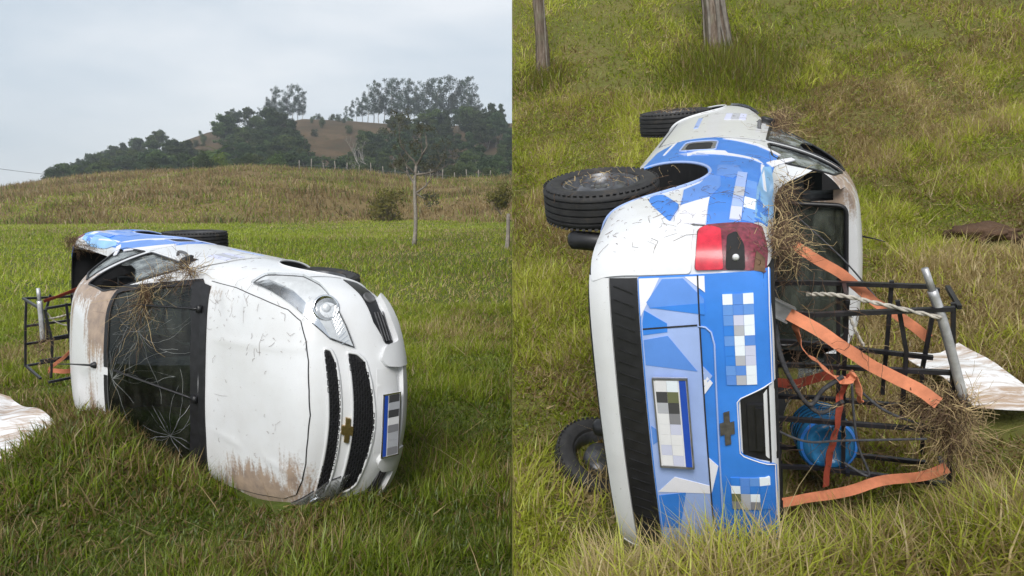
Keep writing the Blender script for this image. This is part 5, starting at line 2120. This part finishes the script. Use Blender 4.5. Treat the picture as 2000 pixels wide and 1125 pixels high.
def tree_proto(kind, seed):
    """(trunk mesh, crown mesh) of unit size: about 1 m high for wood trees, to be scaled"""
    rr = random.Random(seed)
    tb = MB()
    if kind == 'broad':
        H = 10.0
        tips = []
        limb(tb, rr, (0, 0, -.3), (0, 0, 1), H * .42, .22, 2, .7, .35, 6, tips)
        blobs = []
        for k in range(20):
            a, r = rr.uniform(0, 6.28), rr.uniform(.3, 3.2)
            z = rr.uniform(.38, .92) * H
            rx = rr.uniform(.6, 1.45) * (1.15 - .35 * z / H)
            blobs.append(((r * math.cos(a) * (1.25 - z / H * .7), r * math.sin(a) * (1.25 - z / H * .7), z), rx, rx * rr.uniform(.6, .9)))
        V, F = leaves(rr, blobs, 2400, .58)
    elif kind == 'gum':
        H = 20.0
        lean = rr.uniform(.02, .10)
        spine = [Vector((lean * z * (z / H) + .25 * math.sin(z * .5 + seed), .2 * math.cos(z * .4 + seed), z)) for z in np.linspace(-.5, H * .97, 12)]
        tb.tube(spine, [.20 * (1 - k / 12.5) for k in range(12)], 6)
        blobs = []
        for k in range(15):
            t = .28 + .72 * (k + rr.uniform(0, .8)) / 15
            p = spine[min(11, int(t * 11))]
            a = rr.uniform(0, 6.28)
            r = rr.uniform(.2, 2.6) * (1.3 - t * .8)
            c = Vector((p.x + r * math.cos(a) + .3, p.y + r * math.sin(a), t * H + rr.uniform(-.3, .5)))
            tb.tube([p, (p + c) / 2 + Vector((0, 0, -.1)), c], [.05, .035, .015], 4)
            rx = rr.uniform(.8, 1.6) * (1.25 - .5 * t)
            blobs.append((c, rx, rx * rr.uniform(.8, 1.3)))
        V, F = leaves(rr, blobs, 1700, .55, .25)
    elif kind == 'bush':
        blobs = []
        for k in range(9):
            a, r = rr.uniform(0, 6.28), rr.uniform(0, .8)
            rx = rr.uniform(.35, .6)
            blobs.append(((r * math.cos(a), r * math.sin(a), rr.uniform(.4, 1.7)), rx, rx))
        for k in range(6):
            limb(tb, rr, (0, 0, -.1), (rr.gauss(0, .4), rr.gauss(0, .4), 1), 1.0, .03, 1, .5, .3, 4)
        V, F = leaves(rr, blobs, 1300, .17)
    elif kind == 'bare':
        limb(tb, rr, (0, 0, -.3), (0, 0, 1), 3.2, .30, 4, .50, .30, 6)
        V, F = [], []
    elif kind == 'palm':
        pts = [Vector((.15 * math.sin(z * .5), 0, z)) for z in np.linspace(-.3, 6.0, 8)]
        tb.tube(pts, [.13, .11, .10, .10, .09, .09, .09, .10], 7)
        V, F = [], []
        for k in range(13):
            a = k * 2.4 + rr.uniform(-.2, .2)
            el = rr.uniform(.1, 1.2)
            p = pts[-1].copy()
            d = Vector((math.cos(a) * math.cos(el), math.sin(a) * math.cos(el), math.sin(el)))
            for s in range(12):
                q = p + d * .19
                sd = d.cross(Vector((0, 0, 1))).normalized()
                ln = .55 * math.sin((s + 1.2) / 13 * math.pi) + .08
                for sg in (-1, 1):
                    b = len(V)
                    tip = p + sd * sg * ln + d * .25 - Vector((0, 0, .22 * ln))
                    V += [p, q, tip]
                    F.append((b, b + 1, b + 2))
                p = q
                d = (d + Vector((0, 0, -.13))).normalized()
        return tb, V, F
    return tb, V, F


def proto_meshes(kind, seed, bark, leaf):
    tb, V, F = tree_proto(kind, seed)
    tm = bpy.data.meshes.new(kind + '_trunk')
    tm.from_pydata([tuple(p) for p in tb.v], [], tb.f)
    tm.polygons.foreach_set('use_smooth', [True] * len(tm.polygons))
    tm.materials.append(MATS[bark])
    cm = None
    if F:
        cm = bpy.data.meshes.new(kind + '_crown')
        cm.from_pydata([tuple(p) for p in V], [], F)
        cm.materials.append(MATS[leaf])
    return tm, cm


def place_tree(name, pr, x, y, scale, rz, label, cat, group=None, zf=z_left, sink=.2, sxy=1.0):
    o = empty(name, Matrix.Translation((x, y, float(zf(x, y)) - sink)) @ Matrix.Rotation(rz, 4, 'Z') @ Matrix.Diagonal((scale * sxy, scale * sxy, scale, 1)))
    for nm, me in zip(('trunk', 'crown'), pr):
        if me is not None:
            c = bpy.data.objects.new(nm, me)
            COL.objects.link(c)
            c.parent = o
    tag(o, label, cat, group)
    return o


def px_of(x, y, z):
    yc = math.cos(PITCH) * y - math.sin(PITCH) * z
    up = math.sin(PITCH) * y + math.cos(PITCH) * z
    return 1000 + 1400 * x / yc, 562.5 - 1400 * up / yc


ORD = ['first', 'second', 'third', 'fourth', 'fifth', 'sixth', 'seventh', 'eighth', 'ninth', 'tenth', 'eleventh', 'twelfth', 'thirteenth', 'fourteenth', 'fifteenth', 'sixteenth', 'seventeenth', 'eighteenth',
       'nineteenth', 'twentieth', 'twenty-first', 'twenty-second', 'twenty-third', 'twenty-fourth', 'twenty-fifth', 'twenty-sixth']
BROAD = [proto_meshes('broad', 10 + k, 'bark_grey', ('leaf_dark', 'leaf_mid', 'leaf_dark', 'leaf_mid', 'leaf_dark')[k]) for k in range(5)]
GUM = [proto_meshes('gum', 40 + k, 'bark_pale', 'leaf_eucalypt') for k in range(5)]
tr_ = random.Random(21)


def wood():
    n = 0
    tries = 0
    spots = []
    while n < 300 and tries < 16000:
        tries += 1
        y = tr_.uniform(165, 352)
        x = -tr_.uniform(0, .68) * y
        z = float(z_left(x, y))
        s = tr_.uniform(.85, 1.4) * (.75 + .35 * (y > 250))
        px, row = px_of(x, y, z)
        top = px_of(x, y, z + 10 * s)[1]
        if px < 100 or top > 345:
            continue
        if 596 < px < 690 and top < 237:
            continue
        if 596 < px < 700 and top < 300 - .28 * abs(px - 650) and row > 236:
            continue
        if 372 < px < 432 and top < 288 and row > 250:
            continue
        if px < 300 and top < 255 + (300 - px) * .34:
            continue
        if 300 <= px < 430 and top < 250:
            continue
        if 430 <= px < 600 and top < 208:
            continue
        if px >= 690 and top < 200 + .14 * abs(900 - px) * (px < 900):
            continue
        if any((x - a) ** 2 + (y - b) ** 2 < (3.0 * s) ** 2 for a, b in spots):
            continue
        spots.append((x, y))
        k = tr_.choice((0, 1, 2, 3, 4, 0, 2))
        if px < 420:
            grp, lab = 'wood on the left shoulder of the hill', 'dark broadleaf tree in the wood left of the bare hill shoulder'
        elif px < 650:
            grp, lab = 'wood below the middle of the hill', 'dark broadleaf tree in the wood under the middle of the hill'
        else:
            grp, lab = 'wood on the right side of the hill', 'dark broadleaf tree in the wood right of the hill clearing'
        place_tree('broadleaf_tree', BROAD[k], x, y, s, tr_.uniform(0, 6.28), lab, 'tree', grp, sxy=tr_.uniform(.9, 1.25))
        n += 1


wood()
for k_, (px, top, y) in enumerate(sorted(((529, 190, 352), (540, 178, 350), (549, 174, 354), (560, 180, 349), (570, 172, 353), (581, 168, 351), (591, 170, 355), (600, 178, 350), (515, 212, 346), (500, 220, 345), (486, 224, 343)))):
    x = (px - 1000) / 1400 * y
    z = float(z_left(x, y))
    h = max(5, px_of(x, y, z)[1] - top) * y / 1400
    place_tree('eucalyptus_tree', GUM[tr_.randrange(5)], x, y, h / 20, tr_.uniform(-.6, .6), ORD[k_] + ' tall eucalyptus from the left in the group at the hilltop middle', 'tree', 'eucalyptus group at the hilltop middle', sxy=1.15)
for k_, (px, top, y) in enumerate(((650, 226, 356), (664, 224, 357), (682, 207, 352), (692, 196, 355), (703, 192, 350), (713, 180, 356), (724, 170, 351), (735, 158, 354), (745, 166, 350), (755, 160, 356), (768, 152, 352), (779, 158, 355), (790, 160, 350), (800, 155, 354),
                   (812, 168, 351), (822, 165, 356), (833, 158, 352), (845, 152, 355), (856, 154, 350), (868, 156, 353), (878, 152, 356), (890, 160, 351), (901, 156, 354), (912, 150, 352), (922, 168, 355), (931, 186, 351))):
    x = (px - 1000) / 1400 * y
    z = float(z_left(x, y))
    h = max(4, px_of(x, y, z)[1] - top) * y / 1400
    place_tree('eucalyptus_tree', GUM[tr_.randrange(5)], x, y, h / 20, tr_.uniform(-.5, .5), ORD[k_] + ' tall eucalyptus from the left in the row on the hilltop right', 'tree', 'eucalyptus row on the hilltop right', sxy=1.15)

BUSH = [proto_meshes('bush', 70 + k, 'bark_brown', l) for k, l in enumerate(('leaf_mid', 'leaf_mid', 'leaf_dark', 'leaf_bright', 'leaf_yellow', 'leaf_yellow'))]
for k in range(46):
    y = tr_.uniform(133, 150)
    px = tr_.uniform(300, 985)
    x = (px - 1000) / 1400 * y
    place_tree('shrub', BUSH[k % 3], x, y, tr_.uniform(1.2, 2.4), tr_.uniform(0, 6.28), 'green shrub in the hedge along the top of the dry bank', 'shrub', 'hedge of shrubs on the bank top', sink=1.2)
for k in range(26):
    y = tr_.uniform(265, 345)
    px = tr_.uniform(598, 700) if k < 20 else tr_.uniform(375, 425)
    place_tree('shrub', BUSH[k % 3], (px - 1000) / 1400 * y, y, tr_.uniform(.8, 1.7), tr_.uniform(0, 6.28), 'low dark shrub dotted over the brown clearing on the hill', 'shrub', 'shrubs on the hill clearing', sink=.3)
place_tree('shrub', BUSH[3], (430 - 1000) / 1400 * 136, 136, 2.1, .4, 'round bright green bush at the top of the dry bank', 'shrub', sink=.3)
palms = [proto_meshes('palm', 90 + k, 'bark_pale', 'leaf_mid') for k in range(2)]
for px, top, y, lab in ((385, 350, 140, 'low drooping palm left of the bright green bush'), (436, 292, 150, 'tall palm just above the bright green bush'), (466, 315, 148, 'slim palm right of the bright green bush'), (412, 300, 156, 'palm with pale trunk left of the tall palm')):
    x = (px - 1000) / 1400 * y
    z = float(z_left(x, y))
    place_tree('palm_tree', palms[px % 2], x, y, max(.55, min(1.4, (px_of(x, y, z)[1] - top) * y / 1400 / 6.6)), px, lab, 'palm tree', 'palms at the edge of the wood', sxy=1.25)
bare = [proto_meshes('bare', 110 + k, 'bark_pale', None) for k in range(2)]
for px, y, s, lab in ((712, 168, 1.35, 'pale leafless tree spreading its branches before the dark wood'), (735, 172, 1.2, 'second pale leafless tree just right of the spreading one'), (690, 176, .95, 'smaller pale leafless tree left of the spreading one')):
    place_tree('bare_tree', bare[px % 2], (px - 1000) / 1400 * y, y, s * 1.35, px * .7, lab, 'tree', 'leafless trees before the wood')
place_tree('young_tree', BUSH[4], (760 - 1000) / 1400 * 66, 66, 1.75, 1.0, 'small yellow green bushy tree on the bank left of the dead tree', 'tree', sink=.6)
place_tree('young_tree', BUSH[5], (978 - 1000) / 1400 * 60, 60, 1.35, 2.2, 'small yellow green tree on the bank at the right of the field', 'tree', sink=-.9)


def dead_tree(x, y, zf):
    rr = random.Random(5)
    o = empty('dead_tree', Matrix.Translation((x, y, float(zf(x, y)) - .1)))
    t = MB()
    spine = [Vector((.05 * math.sin(z * 1.7) + .05 * z, 0, z)) for z in np.linspace(0, 3.5, 10)]
    t.tube(spine, [.115, .095, .085, .08, .075, .075, .07, .065, .06, .055], 8)
    t.build('trunk', 'post_wood', o, True)
    b = MB()
    tips = []
    for k, (i, d, L) in enumerate(((9, (-.3, .1, 1), 1.5), (9, (.4, 0, .9), 1.4), (8, (.9, .1, .35), 1.5), (7, (-.6, .2, .8), 1.1), (6, (.8, -.2, .4), 1.2), (6, (1, 0, -.35), .8), (8, (-.5, -.3, .6), 1.0))):
        limb(b, rr, spine[i], d, L * .66, .055, 3, .50, .18, 5, tips)
    b.build('branch', 'bark_grey', o, True)
    V, F = leaves(rr, [(p, .16, .14) for p in tips], 2600, .085)
    mesh_obj('lichen', V, F, 'leaf_lichen', o, False)['kind'] = 'stuff'
    tag(o, 'dead crooked tree with a pale bare trunk standing alone in the pasture', 'tree')


dead_tree((808 - 1000) / 1400 * 30.8, 30.8, z_left)


def stump(x, y, zf, H, r, lean, label, seed, mat='post_wood', vines=0, cat='tree trunk'):
    rr = random.Random(seed)
    o = empty('tree_trunk', Matrix.Translation((x, y, float(zf(x, y)) - .15)))
    m = MB()
    n = 16
    zs = np.linspace(0, H, 14)
    base = 0
    for i, z in enumerate(zs):
        c = Vector((lean[0] * z + .02 * math.sin(z * 3), lean[1] * z, z))
        f = 1 + .5 * math.exp(-z * 2.2)
        for k in range(n):
            a = 2 * math.pi * k / n
            q = r * f * (1 - .12 * z / H) * (1 + .10 * math.sin(3 * a + seed) + .07 * math.sin(5 * a + z * 2) + .04 * rr.uniform(-1, 1))
            m.v.append((c.x + q * math.cos(a), c.y + q * math.sin(a), z))
    for i in range(len(zs) - 1):
        for k in range(n):
            a, b = i * n + k, i * n + (k + 1) % n
            m.f.append((a, b, b + n, a + n))
    m.f.append(tuple((len(zs) - 1) * n + k for k in range(n)))
    m.build('stem', mat, o, True)
    for k in range(vines):
        v = MB()
        a0 = -1.57 + rr.uniform(-1.1, 1.1)
        pts = []
        for z in np.linspace(0.0, H, 12):
            a = a0 + .35 * math.sin(z * 1.3 + k) + rr.uniform(-.05, .05)
            q = r * (1.06 + .5 * math.exp(-z * 2.2)) * (1 - .12 * z / H)
            pts.append((lean[0] * z + q * math.cos(a), lean[1] * z + q * math.sin(a), z))
        v.tube(pts, rr.uniform(.014, .030), 6)
        v.build('vine', 'bark_grey', o, True)
    tag(o, label, cat, None)
    return o


stump(.56, 13.6, z_right, 2.6, .105, (-.05, 0), 'thin leaning trunk at the top left of the slope', 1, 'bark_brown', 1)
stump(3.80, 13.6, z_right, 2.8, .20, (-.15, 0), 'thick vine wrapped tree trunk at the top of the slope', 2, 'bark_brown', 8)
stump(-.22, 27.5, z_left, 1.5, .07, (.07, 0), 'short leaning post at the right edge of the pasture', 3, 'post_wood', 0)


def scrub(x0, y0, rx, ry, n, label, zf, seed, h=.55):
    """dark weedy growth round a trunk"""
    r = np.random.default_rng(seed)
    x, y = r.normal(x0, rx, n), r.normal(y0, ry, n)
    d = np.hypot((x - x0) / rx, (y - y0) / ry)
    o = grass('weeds', label, 1, np.maximum(x, .02), y, h * np.exp(-d ** 2 * .25), np.full(n, .013), .4, .8, np.full(n, .32), np.full(n, .10))
    o['category'] = 'weeds'
    return o


scrub(.58, 13.3, .36, .35, 1800, 'dark weeds growing round the thin leaning trunk', z_right, 1, .36)
scrub(3.75, 12.6, .70, .75, 8000, 'dark weeds growing round the thick vine wrapped trunk', z_right, 2, .50)

# fence along the top of the bank
posts = []
for k in range(17):
    px = 590 + k * 23
    y = 127.0 + .5 * math.sin(k)
    x = (px - 1000) / 1400 * y
    z = float(z_left(x, y))
    m = MB()
    h = 2.0 + .3 * math.sin(k * 2.3)
    m.tube([(0, 0, -.3), (.03 * math.sin(k), 0, h * .5), (.06 * math.sin(k * 1.7), 0, h)], [.085, .08, .07], 7)
    o = m.build('fence_post', 'post_wood', None, True)
    o.location = (x, y, z)
    tag(o, 'thin wooden fence post on the crest of the dry bank', 'fence post', 'fence posts on the bank crest')
    posts.append(Vector((x, y, z + 1.1)))
m = MB()
m.tube(posts, .012, 4)
m.tube([p - Vector((0, 0, .45)) for p in posts], .012, 4)
o = m.build('fence_wire', 'bare_steel', None)
tag(o, 'wire strands strung between the fence posts on the bank crest', 'wire')
m = MB()
a, b = Vector((-1.0 / 1.4 * 150 - 25, 150, 11.5)), Vector((-.905 / 1.4 * 190, 190, 7.4))
m.tube([a + (b - a) * t - Vector((0, 0, 2.0 * t * (1 - t))) for t in np.linspace(0, 1, 16)], .05, 5)
o = m.build('power_line', 'matte_black', None)
tag(o, 'thin dark power line against the sky at the far left', 'wire')

# ------------------------------------------------------------------ damp air over the valley


def haze():
    m, ns, ls = new_mat('haze_air')
    v = ns.new('ShaderNodeVolumePrincipled')
    v.inputs['Color'].default_value = (.80, .86, .93, 1)
    v.inputs['Density'].default_value = .0006
    v.inputs['Anisotropy'].default_value = .2
    o = ns.new('ShaderNodeOutputMaterial')
    ls.new(v.outputs[0], o.inputs['Volume'])
    mb = MB()
    mb.box((0, 340, 5), (1700, 760, 130))
    h = mb.build('haze', 'haze_air', None)
    tag(h, 'thin pale damp haze hanging over the whole valley', None, None, 'stuff')


haze()
